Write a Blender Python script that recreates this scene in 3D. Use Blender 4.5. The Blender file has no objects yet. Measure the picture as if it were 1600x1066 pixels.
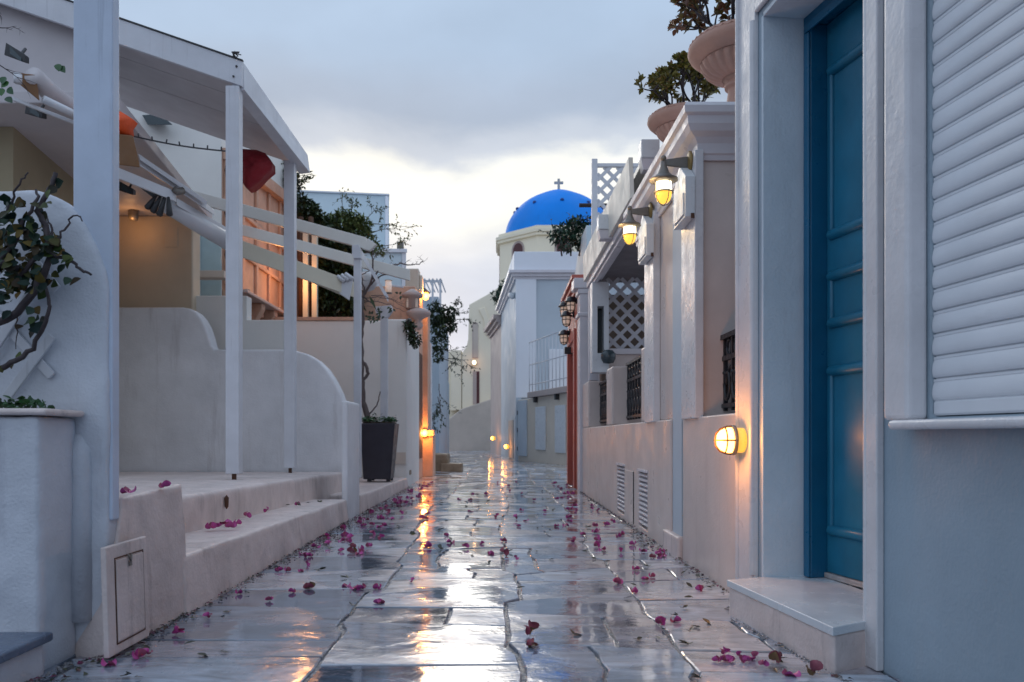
import bpy, bmesh, math, random
from mathutils import Vector, Matrix, noise as mnoise
random.seed(7)
R = math.radians
scene = bpy.context.scene
COL = scene.collection

# ------------------------------------------------------------------ calibration of the street survey
F, HC, VX, VY = 1250.0, 0.85, 780.0, 682.0       # focal length (px of the 1600 px photo), eye height, vanishing point
def xa(px, Y): return (px - VX) * Y / F
def za(py, Y): return HC - (py - VY) * Y / F
def pt(px, py, Y): return Vector((xa(px, Y), Y, za(py, Y)))
def yx(px, X): return F * X / (px - VX)
def yg(py, z=0.0): return F * (HC - z) / (py - VY)

# ------------------------------------------------------------------ materials
def mat(name, cols, rough=0.6, var=0.10, scale=2.5, bump=0.25, bscale=60.0, bdist=0.004, spec=0.5, metal=0.0,
        island=False, stain=None, rvar=0.12, coat=0.0, lump=0.0, emit=None, estr=0.0, subs=0.0, alpha=None, trans=0.0):
    m = bpy.data.materials.new(name); m.use_nodes = True
    nt = m.node_tree; N = nt.nodes; L = nt.links
    b = N['Principled BSDF']
    geo = N.new('ShaderNodeNewGeometry')
    if not isinstance(cols, list): cols = [cols]
    n1 = N.new('ShaderNodeTexNoise'); n1.inputs['Scale'].default_value = scale; n1.inputs['Detail'].default_value = 6
    n1.inputs['Roughness'].default_value = 0.62
    L.new(geo.outputs['Position'], n1.inputs['Vector'])
    if island:
        rp = N.new('ShaderNodeValToRGB'); rp.color_ramp.interpolation = 'LINEAR'
        e = rp.color_ramp.elements
        while len(e) < len(cols): e.new(0.5)
        for i, c in enumerate(cols):
            e[i].position = i / max(1, len(cols) - 1); e[i].color = (*c, 1)
        L.new(geo.outputs['Random Per Island'], rp.inputs['Fac']); base = rp.outputs['Color']
    else:
        rgb = N.new('ShaderNodeRGB'); rgb.outputs[0].default_value = (*cols[0], 1); base = rgb.outputs[0]
    mr = N.new('ShaderNodeMapRange'); mr.inputs['From Min'].default_value = 0.3; mr.inputs['From Max'].default_value = 0.7
    mr.inputs['To Min'].default_value = 1 - var; mr.inputs['To Max'].default_value = 1 + var * 0.6
    L.new(n1.outputs['Fac'], mr.inputs['Value'])
    vm = N.new('ShaderNodeVectorMath'); vm.operation = 'SCALE'
    L.new(base, vm.inputs[0]); L.new(mr.outputs[0], vm.inputs['Scale'])
    out = vm.outputs[0]
    if stain:
        sc, sx, sz, thr, amt = stain
        mp = N.new('ShaderNodeMapping'); mp.inputs['Scale'].default_value = (sx, sx, sz)
        L.new(geo.outputs['Position'], mp.inputs['Vector'])
        n3 = N.new('ShaderNodeTexNoise'); n3.inputs['Scale'].default_value = 1.0; n3.inputs['Detail'].default_value = 8
        n3.inputs['Roughness'].default_value = 0.7
        L.new(mp.outputs[0], n3.inputs['Vector'])
        m3 = N.new('ShaderNodeMapRange'); m3.inputs['From Min'].default_value = thr; m3.inputs['From Max'].default_value = thr + 0.16
        m3.inputs['To Min'].default_value = 0; m3.inputs['To Max'].default_value = amt
        L.new(n3.outputs['Fac'], m3.inputs['Value'])
        mx = N.new('ShaderNodeMix'); mx.data_type = 'RGBA'
        L.new(m3.outputs[0], mx.inputs['Factor']); L.new(out, mx.inputs['A']); mx.inputs['B'].default_value = (*sc, 1)
        out = mx.outputs['Result']
    L.new(out, b.inputs['Base Color'])
    n2 = N.new('ShaderNodeTexNoise'); n2.inputs['Scale'].default_value = scale * 2.7; n2.inputs['Detail'].default_value = 4
    L.new(geo.outputs['Position'], n2.inputs['Vector'])
    r2 = N.new('ShaderNodeMapRange'); r2.inputs['From Min'].default_value = 0.3; r2.inputs['From Max'].default_value = 0.7
    r2.inputs['To Min'].default_value = max(0.02, rough - rvar); r2.inputs['To Max'].default_value = min(1, rough + rvar)
    L.new(n2.outputs['Fac'], r2.inputs['Value']); L.new(r2.outputs[0], b.inputs['Roughness'])
    b.inputs['Specular IOR Level'].default_value = spec; b.inputs['Metallic'].default_value = metal
    b.inputs['Coat Weight'].default_value = coat
    if subs: b.inputs['Subsurface Weight'].default_value = subs; b.inputs['Subsurface Radius'].default_value = (0.02, 0.01, 0.01)
    if trans: b.inputs['Transmission Weight'].default_value = trans
    if emit:
        b.inputs['Emission Color'].default_value = (*emit, 1); b.inputs['Emission Strength'].default_value = estr
    if bump:
        nb = N.new('ShaderNodeTexNoise'); nb.inputs['Scale'].default_value = bscale; nb.inputs['Detail'].default_value = 5
        L.new(geo.outputs['Position'], nb.inputs['Vector'])
        h = nb.outputs['Fac']
        if lump:
            nl = N.new('ShaderNodeTexNoise'); nl.inputs['Scale'].default_value = 5; nl.inputs['Detail'].default_value = 3
            L.new(geo.outputs['Position'], nl.inputs['Vector'])
            ma = N.new('ShaderNodeMath'); ma.operation = 'MULTIPLY_ADD'; ma.inputs[1].default_value = lump
            L.new(nl.outputs['Fac'], ma.inputs[0]); L.new(h, ma.inputs[2]); h = ma.outputs[0]
        bp = N.new('ShaderNodeBump'); bp.inputs['Strength'].default_value = bump; bp.inputs['Distance'].default_value = bdist
        L.new(h, bp.inputs['Height']); L.new(bp.outputs[0], b.inputs['Normal'])
    return m

GRIME = (0.22, 0.18, 0.16)
M = {}
M['white'] = mat('white_plaster', (0.74, 0.735, 0.755), 0.5, 0.15, 1.8, 0.5, 55, 0.006, lump=2.5, stain=((0.44, 0.41, 0.41), 6, 0.6, 0.56, 0.5))
M['whiterough'] = mat('rough_white_plaster', (0.605, 0.63, 0.685), 0.55, 0.16, 2.2, 0.55, 85, 0.005, lump=1.6, stain=((0.36, 0.37, 0.42), 7, 1.0, 0.56, 0.6))
M['step'] = mat('painted_step', (0.73, 0.62, 0.585), 0.42, 0.22, 3.0, 0.55, 60, 0.006, lump=2.0, stain=((0.26, 0.21, 0.20), 8, 1.4, 0.545, 0.6))
M['bluewhite'] = mat('blue_white_plaster', (0.305, 0.385, 0.45), 0.42, 0.17, 1.1, 0.45, 70, 0.005, lump=3, stain=((0.38, 0.415, 0.45), 4, 0.5, 0.55, 0.5))  # darkened wall copy: frame-edge dimming put into the plaster colour
M['reveal'] = mat('white_blue_reveal', (0.62, 0.70, 0.76), 0.45, 0.13, 1.6, 0.45, 70, 0.005, lump=3, stain=((0.42, 0.45, 0.48), 6, 0.7, 0.60, 0.45))  # same house plaster without the dimming put into the wall colour
M['trimwhite'] = mat('glossy_white_trim', (0.68, 0.67, 0.685), 0.32, 0.12, 3, 0.35, 45, 0.005, lump=2, stain=((0.48, 0.44, 0.44), 8, 0.7, 0.60, 0.32))
M['shutter'] = mat('shutter_slats', (0.73, 0.75, 0.785), 0.42, 0.10, 1.5, 0.06, 90, 0.001, stain=((0.46, 0.46, 0.48), 2.2, 9, 0.58, 0.35))
M['pink'] = mat('pale_pink_plaster', (0.67, 0.575, 0.535), 0.38, 0.14, 1.5, 0.35, 60, 0.004, lump=2.5, stain=((0.47, 0.38, 0.35), 8, 0.5, 0.555, 0.5))
M['cornice'] = mat('cornice_paint', (0.68, 0.65, 0.68), 0.38, 0.07, 3, 0.15, 60, 0.003)
M['cream'] = mat('cream_plaster', (0.70, 0.64, 0.50), 0.6, 0.10, 0.7, 0.35, 30, 0.005, stain=((0.5, 0.45, 0.36), 2, 0.3, 0.60, 0.4))
M['church'] = mat('church_plaster', (0.93, 0.84, 0.66), 0.7, 0.07, 0.35, 0.3, 14, 0.01, stain=((0.6, 0.52, 0.36), 0.8, 0.2, 0.62, 0.4))
M['plinth'] = mat('grey_plinth', (0.60, 0.52, 0.45), 0.7, 0.18, 0.5, 0.3, 12, 0.01)
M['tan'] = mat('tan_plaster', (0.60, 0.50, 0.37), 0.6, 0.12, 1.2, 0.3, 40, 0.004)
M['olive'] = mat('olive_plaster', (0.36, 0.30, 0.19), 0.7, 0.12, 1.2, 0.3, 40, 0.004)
M['palewall'] = mat('pale_wall', (0.79, 0.78, 0.745), 0.6, 0.08, 0.9, 0.3, 40, 0.004, stain=((0.5, 0.46, 0.42), 5, 0.5, 0.61, 0.4))
M['paleblue'] = mat('pale_blue_plaster', (0.62, 0.74, 0.80), 0.65, 0.07, 0.5, 0.2, 20, 0.005, stain=((0.45, 0.52, 0.56), 3, 0.3, 0.62, 0.4))
M['greyblue'] = mat('grey_blue_wall', (0.52, 0.585, 0.645), 0.6, 0.10, 0.6, 0.2, 20, 0.005, stain=((0.36, 0.42, 0.5), 2, 0.4, 0.61, 0.4))
M['brightwhite'] = mat('far_white_plaster', (0.80, 0.82, 0.87), 0.6, 0.06, 0.4, 0.2, 20, 0.005)
M['mauve'] = mat('mauve_plaster', (0.48, 0.39, 0.36), 0.6, 0.10, 0.5, 0.2, 16, 0.005)
M['beigewall'] = mat('beige_far_wall', (0.74, 0.635, 0.52), 0.6, 0.12, 0.6, 0.3, 20, 0.005, stain=((0.45, 0.38, 0.32), 2, 0.4, 0.58, 0.4))
M['salmon'] = mat('salmon_stone', (0.60, 0.37, 0.265), 0.65, 0.22, 2.5, 0.6, 26, 0.01, stain=((0.22, 0.14, 0.10), 6, 1.2, 0.58, 0.6))
M['red'] = mat('red_painted_plaster', (0.50, 0.12, 0.085), 0.45, 0.15, 2.0, 0.3, 40, 0.004)
M['reddark'] = mat('dark_red_wood', (0.22, 0.045, 0.04), 0.45, 0.15, 2.0, 0.3, 40, 0.004)
M['dome'] = mat('dome_blue_paint', (0.006, 0.27, 0.90), 0.6, 0.10, 0.3, 0.25, 5, 0.02, spec=0.25, stain=((0.02, 0.17, 0.62), 0.7, 0.3, 0.58, 0.5))
M['domeknob'] = mat('dark_blue_paint', (0.01, 0.06, 0.26), 0.5)
M['stonecross'] = mat('weathered_cross', (0.50, 0.49, 0.46), 0.8, 0.2, 4)
M['maroon'] = mat('maroon_window', (0.085, 0.018, 0.022), 0.4)
M['door'] = mat('blue_door_paint', (0.012, 0.15, 0.255), 0.40, 0.22, 3.0, 0.18, 60, 0.002, stain=((0.012, 0.20, 0.33), 14, 1.5, 0.60, 0.4))
M['doorframe'] = mat('blue_frame_paint', (0.006, 0.115, 0.225), 0.36, 0.14, 4.0, 0.15, 60, 0.002, stain=((0.004, 0.06, 0.13), 14, 1.5, 0.58, 0.5))
M['marble'] = mat('doorstep_marble', (0.66, 0.70, 0.73), 0.20, 0.08, 3.0, 0.12, 30, 0.002, stain=((0.42, 0.47, 0.52), 14, 14, 0.62, 0.6))
M['rubble'] = mat('mortar_rubble', (0.42, 0.39, 0.38), 0.8, 0.3, 20, 0.8, 60, 0.01)
M['wood'] = mat('white_painted_wood', (0.62, 0.63, 0.67), 0.42, 0.10, 3.0, 0.3, 30, 0.002, stain=((0.27, 0.27, 0.29), 30, 1.3, 0.585, 0.5))
M['postblue'] = mat('weathered_blue_white_wood', (0.56, 0.63, 0.75), 0.42, 0.12, 3.0, 0.35, 30, 0.002, stain=((0.20, 0.23, 0.30), 45, 1.4, 0.575, 0.5))
M['soffit'] = mat('roof_panel', (0.55, 0.51, 0.52), 0.5, 0.07, 2.0, 0.1, 30, 0.002)
M['gutter'] = mat('dark_trim', (0.035, 0.036, 0.04), 0.5)
M['iron'] = mat('black_wrought_iron', (0.016, 0.018, 0.024), 0.38, 0.2, 10, 0.3, 90, 0.002)
M['lampgrey'] = mat('lamp_metal', (0.20, 0.18, 0.16), 0.42, 0.2, 10, 0.2, 90, 0.002, metal=0.35)
M['lampblack'] = mat('black_lamp_metal', (0.018, 0.019, 0.023), 0.35)
M['brass'] = mat('brass_plate', (0.30, 0.20, 0.07), 0.45, 0.2, 8, metal=0.3)
M['glowwhite'] = mat('lit_glass', (0.9, 0.85, 0.7), 0.15, 0, emit=(1.0, 0.86, 0.56), estr=2.2, bump=0)
M['glowamber'] = mat('amber_glass', (0.8, 0.45, 0.08), 0.12, 0, emit=(1.0, 0.55, 0.07), estr=0.95, bump=0)
M['glowwarm'] = mat('lit_bulkhead_glass', (0.9, 0.7, 0.3), 0.15, 0, emit=(1.0, 0.46, 0.10), estr=5.5, bump=0)
M['glowfar'] = mat('far_lit_glass', (0.9, 0.7, 0.3), 0.15, 0, emit=(1.0, 0.36, 0.04), estr=6.0, bump=0)
M['dimglass'] = mat('dim_lamp_glass', (0.75, 0.62, 0.56), 0.12, 0.2, 30, emit=(1.0, 0.72, 0.55), estr=0.18, bump=0)
M['ringlit'] = mat('yellow_lamp_base', (0.55, 0.38, 0.12), 0.3, 0.15, 10, emit=(1.0, 0.48, 0.05), estr=0.75, bump=0)
M['terracotta'] = mat('terracotta', (0.58, 0.335, 0.255), 0.65, 0.13, 5, 0.4, 70, 0.003, stain=((0.36, 0.22, 0.18), 8, 2, 0.6, 0.4))
M['soil'] = mat('potting_soil', (0.05, 0.035, 0.025), 0.9, 0.3, 20, 0.8, 40, 0.01)
M['planter'] = mat('charcoal_planter', (0.030, 0.027, 0.040), 0.42, 0.2, 5, 0.1, 60, 0.002)
M['bark'] = mat('grey_bark', (0.13, 0.10, 0.095), 0.8, 0.3, 12, 0.6, 60, 0.006)
M['darkbark'] = mat('dark_bark', (0.055, 0.042, 0.045), 0.75, 0.3, 14, 0.6, 60, 0.005)
M['ivy'] = mat('ivy_leaf', [(0.008, 0.020, 0.022), (0.016, 0.040, 0.020), (0.010, 0.026, 0.026), (0.030, 0.055, 0.018), (0.10, 0.06, 0.014), (0.012, 0.030, 0.024), (0.045, 0.028, 0.018), (0.05, 0.09, 0.025), (0.13, 0.085, 0.02)], 0.55, 0.1, 9, 0.1, spec=0.18, island=True)
M['groundleaf'] = mat('planter_leaf', [(0.015, 0.060, 0.022), (0.045, 0.13, 0.03), (0.02, 0.075, 0.03)], 0.42, 0.1, 9, 0.1, island=True)
M['jade'] = mat('jade_leaf', [(0.07, 0.09, 0.02), (0.20, 0.20, 0.035), (0.13, 0.11, 0.03), (0.30, 0.26, 0.05), (0.24, 0.12, 0.05)], 0.4, 0.1, 9, 0.1, island=True)
M['jadered'] = mat('reddish_jade_leaf', [(0.14, 0.05, 0.025), (0.26, 0.10, 0.04), (0.10, 0.08, 0.03), (0.24, 0.18, 0.04)], 0.4, 0.1, 9, 0.1, island=True)
M['vine'] = mat('vine_leaf', [(0.012, 0.022, 0.012), (0.03, 0.055, 0.016), (0.018, 0.032, 0.014), (0.055, 0.085, 0.022)], 0.5, 0.1, 5, 0.1, island=True)
M['bush'] = mat('bush_leaf', [(0.12, 0.17, 0.045), (0.06, 0.095, 0.03), (0.18, 0.21, 0.06)], 0.5, 0.1, 5, 0.1, island=True)
M['citrus'] = mat('dark_glossy_leaf', [(0.015, 0.045, 0.03), (0.03, 0.075, 0.035), (0.01, 0.03, 0.025)], 0.35, 0.1, 5, 0.1, island=True)
M['bract'] = mat('bougainvillea_bract', [(0.46, 0.03, 0.22), (0.33, 0.03, 0.14), (0.52, 0.07, 0.30), (0.40, 0.06, 0.20), (0.34, 0.07, 0.12)], 0.40, 0.15, 60, 0.2, 200, 0.001, island=True, subs=0.0)
M['wilted'] = mat('wilted_bract', [(0.22, 0.12, 0.04), (0.30, 0.06, 0.11), (0.15, 0.10, 0.03)], 0.5, 0.2, 60, 0.2, 200, 0.001, island=True)
M['fallleaf'] = mat('fallen_leaf', [(0.025, 0.055, 0.014), (0.09, 0.12, 0.02), (0.045, 0.03, 0.02), (0.03, 0.04, 0.02)], 0.4, 0.2, 30, 0.1, island=True)
M['litter'] = mat('leaf_litter', [(0.05, 0.04, 0.02), (0.03, 0.045, 0.015), (0.20, 0.015, 0.09), (0.09, 0.06, 0.03), (0.03, 0.025, 0.02)], 0.5, 0.2, 30, 0.1, island=True)
M['redcloth'] = mat('red_cloth', (0.30, 0.012, 0.022), 0.75, 0.2, 5, 0.5, 40, 0.01)
M['orangecloth'] = mat('orange_cloth', (0.75, 0.085, 0.01), 0.7, 0.15, 5, 0.5, 40, 0.01)
M['cardboard'] = mat('brown_board', (0.20, 0.10, 0.045), 0.8, 0.1, 5)
M['alu'] = mat('white_aluminium', (0.62, 0.63, 0.66), 0.34, 0.02, 5, 0, metal=0.1, rvar=0.01)
M['raftercream'] = mat('cream_rafter_paint', (0.70, 0.68, 0.63), 0.45, 0.06, 4, 0.2, 80, 0.002)
M['creamfabric'] = mat('cream_awning_cloth', (0.64, 0.59, 0.47), 0.7, 0.06, 4, 0.2, 80, 0.002)
M['cord'] = mat('dark_cord', (0.06, 0.06, 0.065), 0.6)
M['glassteal'] = mat('pale_teal_glass', (0.45, 0.60, 0.63), 0.15, 0.1, 3)
M['darkglass'] = mat('dark_glass', (0.05, 0.07, 0.08), 0.1, 0.1, 3)
M['rust'] = mat('rusty_iron', (0.10, 0.045, 0.025), 0.8, 0.4, 20)
M['bluestone'] = mat('dark_blue_stone', (0.10, 0.135, 0.20), 0.22, 0.25, 4, 0.3, 30, 0.003)
M['sandstone'] = mat('brown_stone', (0.27, 0.19, 0.12), 0.5, 0.3, 3, 0.5, 20, 0.01)
M['darkvoid'] = mat('dark_interior', (0.03, 0.024, 0.02), 0.8)
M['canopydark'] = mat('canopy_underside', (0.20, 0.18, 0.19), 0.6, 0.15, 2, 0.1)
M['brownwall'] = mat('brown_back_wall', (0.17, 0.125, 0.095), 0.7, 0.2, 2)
M['latticewood'] = mat('lattice_paint', (0.62, 0.62, 0.66), 0.45, 0.08, 5, 0.1)
M['whitebox'] = mat('white_box_paint', (0.68, 0.70, 0.72), 0.35, 0.07, 6, 0.1, stain=((0.4, 0.36, 0.3), 18, 4, 0.64, 0.5))
M['valance'] = mat('cream_valance', (0.82, 0.78, 0.68), 0.5, 0.06, 2, 0.1)

# wet stone
def wet_stone():
    m = bpy.data.materials.new('wet_stone'); m.use_nodes = True
    nt = m.node_tree; N = nt.nodes; L = nt.links; b = N['Principled BSDF']
    geo = N.new('ShaderNodeNewGeometry')
    rp = N.new('ShaderNodeValToRGB'); e = rp.color_ramp.elements
    cols = [(0.175, 0.225, 0.30), (0.33, 0.37, 0.425), (0.37, 0.335, 0.355), (0.075, 0.10, 0.15), (0.40, 0.44, 0.49), (0.22, 0.265, 0.34), (0.47, 0.49, 0.515), (0.28, 0.275, 0.315), (0.11, 0.145, 0.205), (0.42, 0.40, 0.41)]
    while len(e) < len(cols): e.new(0.5)
    for i, c in enumerate(cols): e[i].position = i / (len(cols) - 1); e[i].color = (*c, 1)
    L.new(geo.outputs['Random Per Island'], rp.inputs['Fac'])
    # veins inside each slab : the pattern is offset per slab
    wn = N.new('ShaderNodeTexWhiteNoise'); wn.noise_dimensions = '1D'; L.new(geo.outputs['Random Per Island'], wn.inputs['W'])
    sc = N.new('ShaderNodeVectorMath'); sc.operation = 'SCALE'; sc.inputs['Scale'].default_value = 30
    L.new(wn.outputs['Color'], sc.inputs[0])
    ad = N.new('ShaderNodeVectorMath'); L.new(geo.outputs['Position'], ad.inputs[0]); L.new(sc.outputs[0], ad.inputs[1])
    mp = N.new('ShaderNodeMapping'); mp.inputs['Scale'].default_value = (1.6, 5.5, 1); mp.inputs['Rotation'].default_value = (0, 0, 0.22)
    L.new(ad.outputs[0], mp.inputs['Vector'])
    n1 = N.new('ShaderNodeTexNoise'); n1.inputs['Scale'].default_value = 1.5; n1.inputs['Detail'].default_value = 9
    n1.inputs['Roughness'].default_value = 0.65; n1.inputs['Distortion'].default_value = 1.2
    L.new(mp.outputs[0], n1.inputs['Vector'])
    mr = N.new('ShaderNodeMapRange'); mr.inputs['From Min'].default_value = 0.32; mr.inputs['From Max'].default_value = 0.68
    mr.inputs['To Min'].default_value = 0.5; mr.inputs['To Max'].default_value = 1.7; L.new(n1.outputs['Fac'], mr.inputs['Value'])
    vm = N.new('ShaderNodeVectorMath'); vm.operation = 'SCALE'; L.new(rp.outputs['Color'], vm.inputs[0]); L.new(mr.outputs[0], vm.inputs['Scale'])
    L.new(vm.outputs[0], b.inputs['Base Color'])
    n2 = N.new('ShaderNodeTexNoise'); n2.inputs['Scale'].default_value = 2.2; n2.inputs['Detail'].default_value = 6
    L.new(ad.outputs[0], n2.inputs['Vector'])
    r2 = N.new('ShaderNodeMapRange'); r2.inputs['From Min'].default_value = 0.44; r2.inputs['From Max'].default_value = 0.60
    r2.inputs['To Min'].default_value = 0.05; r2.inputs['To Max'].default_value = 0.42
    L.new(n2.outputs['Fac'], r2.inputs['Value']); L.new(r2.outputs[0], b.inputs['Roughness'])
    b.inputs['Specular IOR Level'].default_value = 0.85; b.inputs['Coat Weight'].default_value = 1.0; b.inputs['Coat Roughness'].default_value = 0.06; b.inputs['Coat IOR'].default_value = 1.38
    # cleft surface, flattened by the water film
    n3 = N.new('ShaderNodeTexNoise'); n3.inputs['Scale'].default_value = 5.0; n3.inputs['Detail'].default_value = 6; n3.inputs['Distortion'].default_value = 0.6
    mp3 = N.new('ShaderNodeMapping'); mp3.inputs['Scale'].default_value = (1.1, 1.6, 1); L.new(ad.outputs[0], mp3.inputs['Vector'])
    L.new(mp3.outputs[0], n3.inputs['Vector'])
    n4 = N.new('ShaderNodeTexNoise'); n4.inputs['Scale'].default_value = 38; n4.inputs['Detail'].default_value = 3
    L.new(ad.outputs[0], n4.inputs['Vector'])
    ma = N.new('ShaderNodeMath'); ma.operation = 'MULTIPLY_ADD'; ma.inputs[1].default_value = 0.16
    L.new(n4.outputs['Fac'], ma.inputs[0]); L.new(n3.outputs['Fac'], ma.inputs[2])
    bp = N.new('ShaderNodeBump'); bp.inputs['Strength'].default_value = 0.62; bp.inputs['Distance'].default_value = 0.010
    ms = N.new('ShaderNodeMapRange'); ms.inputs['From Min'].default_value = 0.42; ms.inputs['From Max'].default_value = 0.62; ms.inputs['To Min'].default_value = 0.12; ms.inputs['To Max'].default_value = 0.95
    L.new(n2.outputs['Fac'], ms.inputs['Value']); L.new(ms.outputs[0], bp.inputs['Strength'])
    mc = N.new('ShaderNodeMapRange'); mc.inputs['From Min'].default_value = 0.46; mc.inputs['From Max'].default_value = 0.66; mc.inputs['To Min'].default_value = 1.0; mc.inputs['To Max'].default_value = 0.25
    L.new(n2.outputs['Fac'], mc.inputs['Value']); L.new(mc.outputs[0], b.inputs['Coat Weight'])
    L.new(ma.outputs[0], bp.inputs['Height']); L.new(bp.outputs[0], b.inputs['Normal']); L.new(bp.outputs[0], b.inputs['Coat Normal'])
    return m
M['stone'] = wet_stone()
M['joint'] = mat('wet_mortar', (0.22, 0.22, 0.235), 0.25, 0.45, 9, 0.9, 28, 0.02, rvar=0.18)

# ------------------------------------------------------------------ mesh builder
class MB:
    def __init__(s): s.v = []; s.f = []; s.sm = []
    def add(s, vs, fs, smooth=False):
        o = len(s.v); s.v += [Vector(p) for p in vs]; s.f += [tuple(i + o for i in f) for f in fs]; s.sm += [smooth] * len(fs)
    def box(s, x0, x1, y0, y1, z0, z1, T=None):
        P = [(x0, y0, z0), (x1, y0, z0), (x1, y1, z0), (x0, y1, z0), (x0, y0, z1), (x1, y0, z1), (x1, y1, z1), (x0, y1, z1)]
        if T: P = [T(*p) for p in P]
        s.add(P, [(0, 3, 2, 1), (4, 5, 6, 7), (0, 1, 5, 4), (1, 2, 6, 5), (2, 3, 7, 6), (3, 0, 4, 7)]); return s
    def hexa(s, P):       # eight corners, bottom ring then top ring
        s.add(P, [(0, 3, 2, 1), (4, 5, 6, 7), (0, 1, 5, 4), (1, 2, 6, 5), (2, 3, 7, 6), (3, 0, 4, 7)]); return s
    def prism(s, poly, T, a, b):      # poly of (u,v); T(u,v,w)
        n = len(poly)
        P = [T(u, v, a) for u, v in poly] + [T(u, v, b) for u, v in poly]
        s.add(P, [tuple(range(n - 1, -1, -1)), tuple(range(n, 2 * n))] + [(i, (i + 1) % n, n + (i + 1) % n, n + i) for i in range(n)]); return s
    def tube(s, pts, rad, n=8, cap=True):
        pts = [Vector(p) for p in pts]; k = len(pts)
        if not isinstance(rad, (list, tuple)): rad = [rad] * k
        P = []; prev = None
        for i, p in enumerate(pts):
            d = (pts[min(i + 1, k - 1)] - pts[max(i - 1, 0)])
            d = d.normalized() if d.length > 1e-9 else Vector((0, 0, 1))
            if prev is None:
                a = d.orthogonal().normalized()
            else:
                a = prev - d * prev.dot(d); a = a.normalized() if a.length > 1e-6 else d.orthogonal().normalized()
            prev = a; c = d.cross(a)
            for j in range(n):
                t = 2 * math.pi * j / n; P.append(p + (a * math.cos(t) + c * math.sin(t)) * rad[i])
        fs = [(i * n + j, i * n + (j + 1) % n, (i + 1) * n + (j + 1) % n, (i + 1) * n + j) for i in range(k - 1) for j in range(n)]
        if cap: fs += [tuple(range(n - 1, -1, -1)), tuple(range((k - 1) * n, k * n))]
        s.add(P, fs, True); return s
    def lathe(s, prof, c=(0, 0, 0), n=24, T=None, flute=None):   # prof of (r,z)
        c = Vector(c); P = []
        for i, (r, z) in enumerate(prof):
            for j in range(n):
                t = 2 * math.pi * j / n; rr = r
                if flute and flute[0] <= i <= flute[1]: rr = r * (1 - flute[3] * (0.5 + 0.5 * math.cos(flute[2] * t)) ** 3)
                q = Vector((rr * math.cos(t), rr * math.sin(t), z)); P.append((T(q) if T else q) + c)
        k = len(prof)
        fs = [(i * n + j, i * n + (j + 1) % n, (i + 1) * n + (j + 1) % n, (i + 1) * n + j) for i in range(k - 1) for j in range(n)]
        s.add(P, fs, True)
        if prof[0][0] > 1e-4: s.f.append(tuple(len(s.v) - k * n + j for j in range(n - 1, -1, -1))); s.sm.append(False)
        if prof[-1][0] > 1e-4: s.f.append(tuple(len(s.v) - n + j for j in range(n))); s.sm.append(False)
        return s
    def wall(s, T, s0, s1, z0, z1, k0, k1, holes):   # wall with openings, T(s,k,z)
        S = sorted({s0, s1, *[h[0] for h in holes], *[h[1] for h in holes]}); Zs = sorted({z0, z1, *[h[2] for h in holes], *[h[3] for h in holes]})
        S = [a for a in S if s0 <= a <= s1]; Zs = [a for a in Zs if z0 <= a <= z1]
        def solid(i, j):
            if not (0 <= i < len(S) - 1 and 0 <= j < len(Zs) - 1): return False
            cs = (S[i] + S[i + 1]) / 2; cz = (Zs[j] + Zs[j + 1]) / 2
            return not any(h[0] < cs < h[1] and h[2] < cz < h[3] for h in holes)
        idx = {}; o = len(s.v)
        def V(i, j, k):
            key = (i, j, k)
            if key not in idx: idx[key] = len(s.v); s.v.append(Vector(T(S[i], (k0, k1)[k], Zs[j])))
            return idx[key]
        for i in range(len(S) - 1):
            for j in range(len(Zs) - 1):
                if not solid(i, j): continue
                fs = [(V(i, j, 0), V(i + 1, j, 0), V(i + 1, j + 1, 0), V(i, j + 1, 0)), (V(i, j, 1), V(i, j + 1, 1), V(i + 1, j + 1, 1), V(i + 1, j, 1))]
                if not solid(i - 1, j): fs.append((V(i, j, 0), V(i, j + 1, 0), V(i, j + 1, 1), V(i, j, 1)))
                if not solid(i + 1, j): fs.append((V(i + 1, j, 0), V(i + 1, j, 1), V(i + 1, j + 1, 1), V(i + 1, j + 1, 0)))
                if not solid(i, j - 1): fs.append((V(i, j, 0), V(i, j, 1), V(i + 1, j, 1), V(i + 1, j, 0)))
                if not solid(i, j + 1): fs.append((V(i, j + 1, 0), V(i + 1, j + 1, 0), V(i + 1, j + 1, 1), V(i, j + 1, 1)))
                s.f += fs; s.sm += [False] * len(fs)
        return s
    def leaf(s, p, d, up, L, W, droop=0.2, hi=False):
        d = d.normalized(); side = d.cross(up)
        side = side.normalized() if side.length > 1e-5 else d.orthogonal().normalized()
        u = side.cross(d).normalized()
        m = p + d * L * 0.5 - u * L * 0.04; t = p + d * L - u * L * droop
        if hi:
            P = [p, t]; fs = []
            prof = ((0.16, 0.62), (0.40, 1.0), (0.68, 0.78), (0.88, 0.36)); k = rnd(-0.12, 0.12)
            for f, wv in prof:
                c = p + d * L * f - u * L * droop * f * f
                P += [c + side * W * 0.5 * wv + u * W * (0.14 + k) * wv, c - u * L * 0.02, c - side * W * 0.5 * wv + u * W * (0.14 - k) * wv]
            for i in range(3):
                a = 2 + 3 * i
                fs += [(a, a + 1, a + 4, a + 3), (a + 1, a + 2, a + 5, a + 4)]
            fs += [(0, 3, 2), (0, 4, 3), (11, 12, 1), (12, 13, 1)]
            s.add(P, fs, True); return
        l = p + d * L * 0.42 + side * W * 0.5 + u * W * 0.16; r = p + d * L * 0.42 - side * W * 0.5 + u * W * 0.16
        s.add([p, l, t, r, m], [(0, 4, 1), (1, 4, 2), (0, 3, 4), (3, 2, 4)], True)
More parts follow.
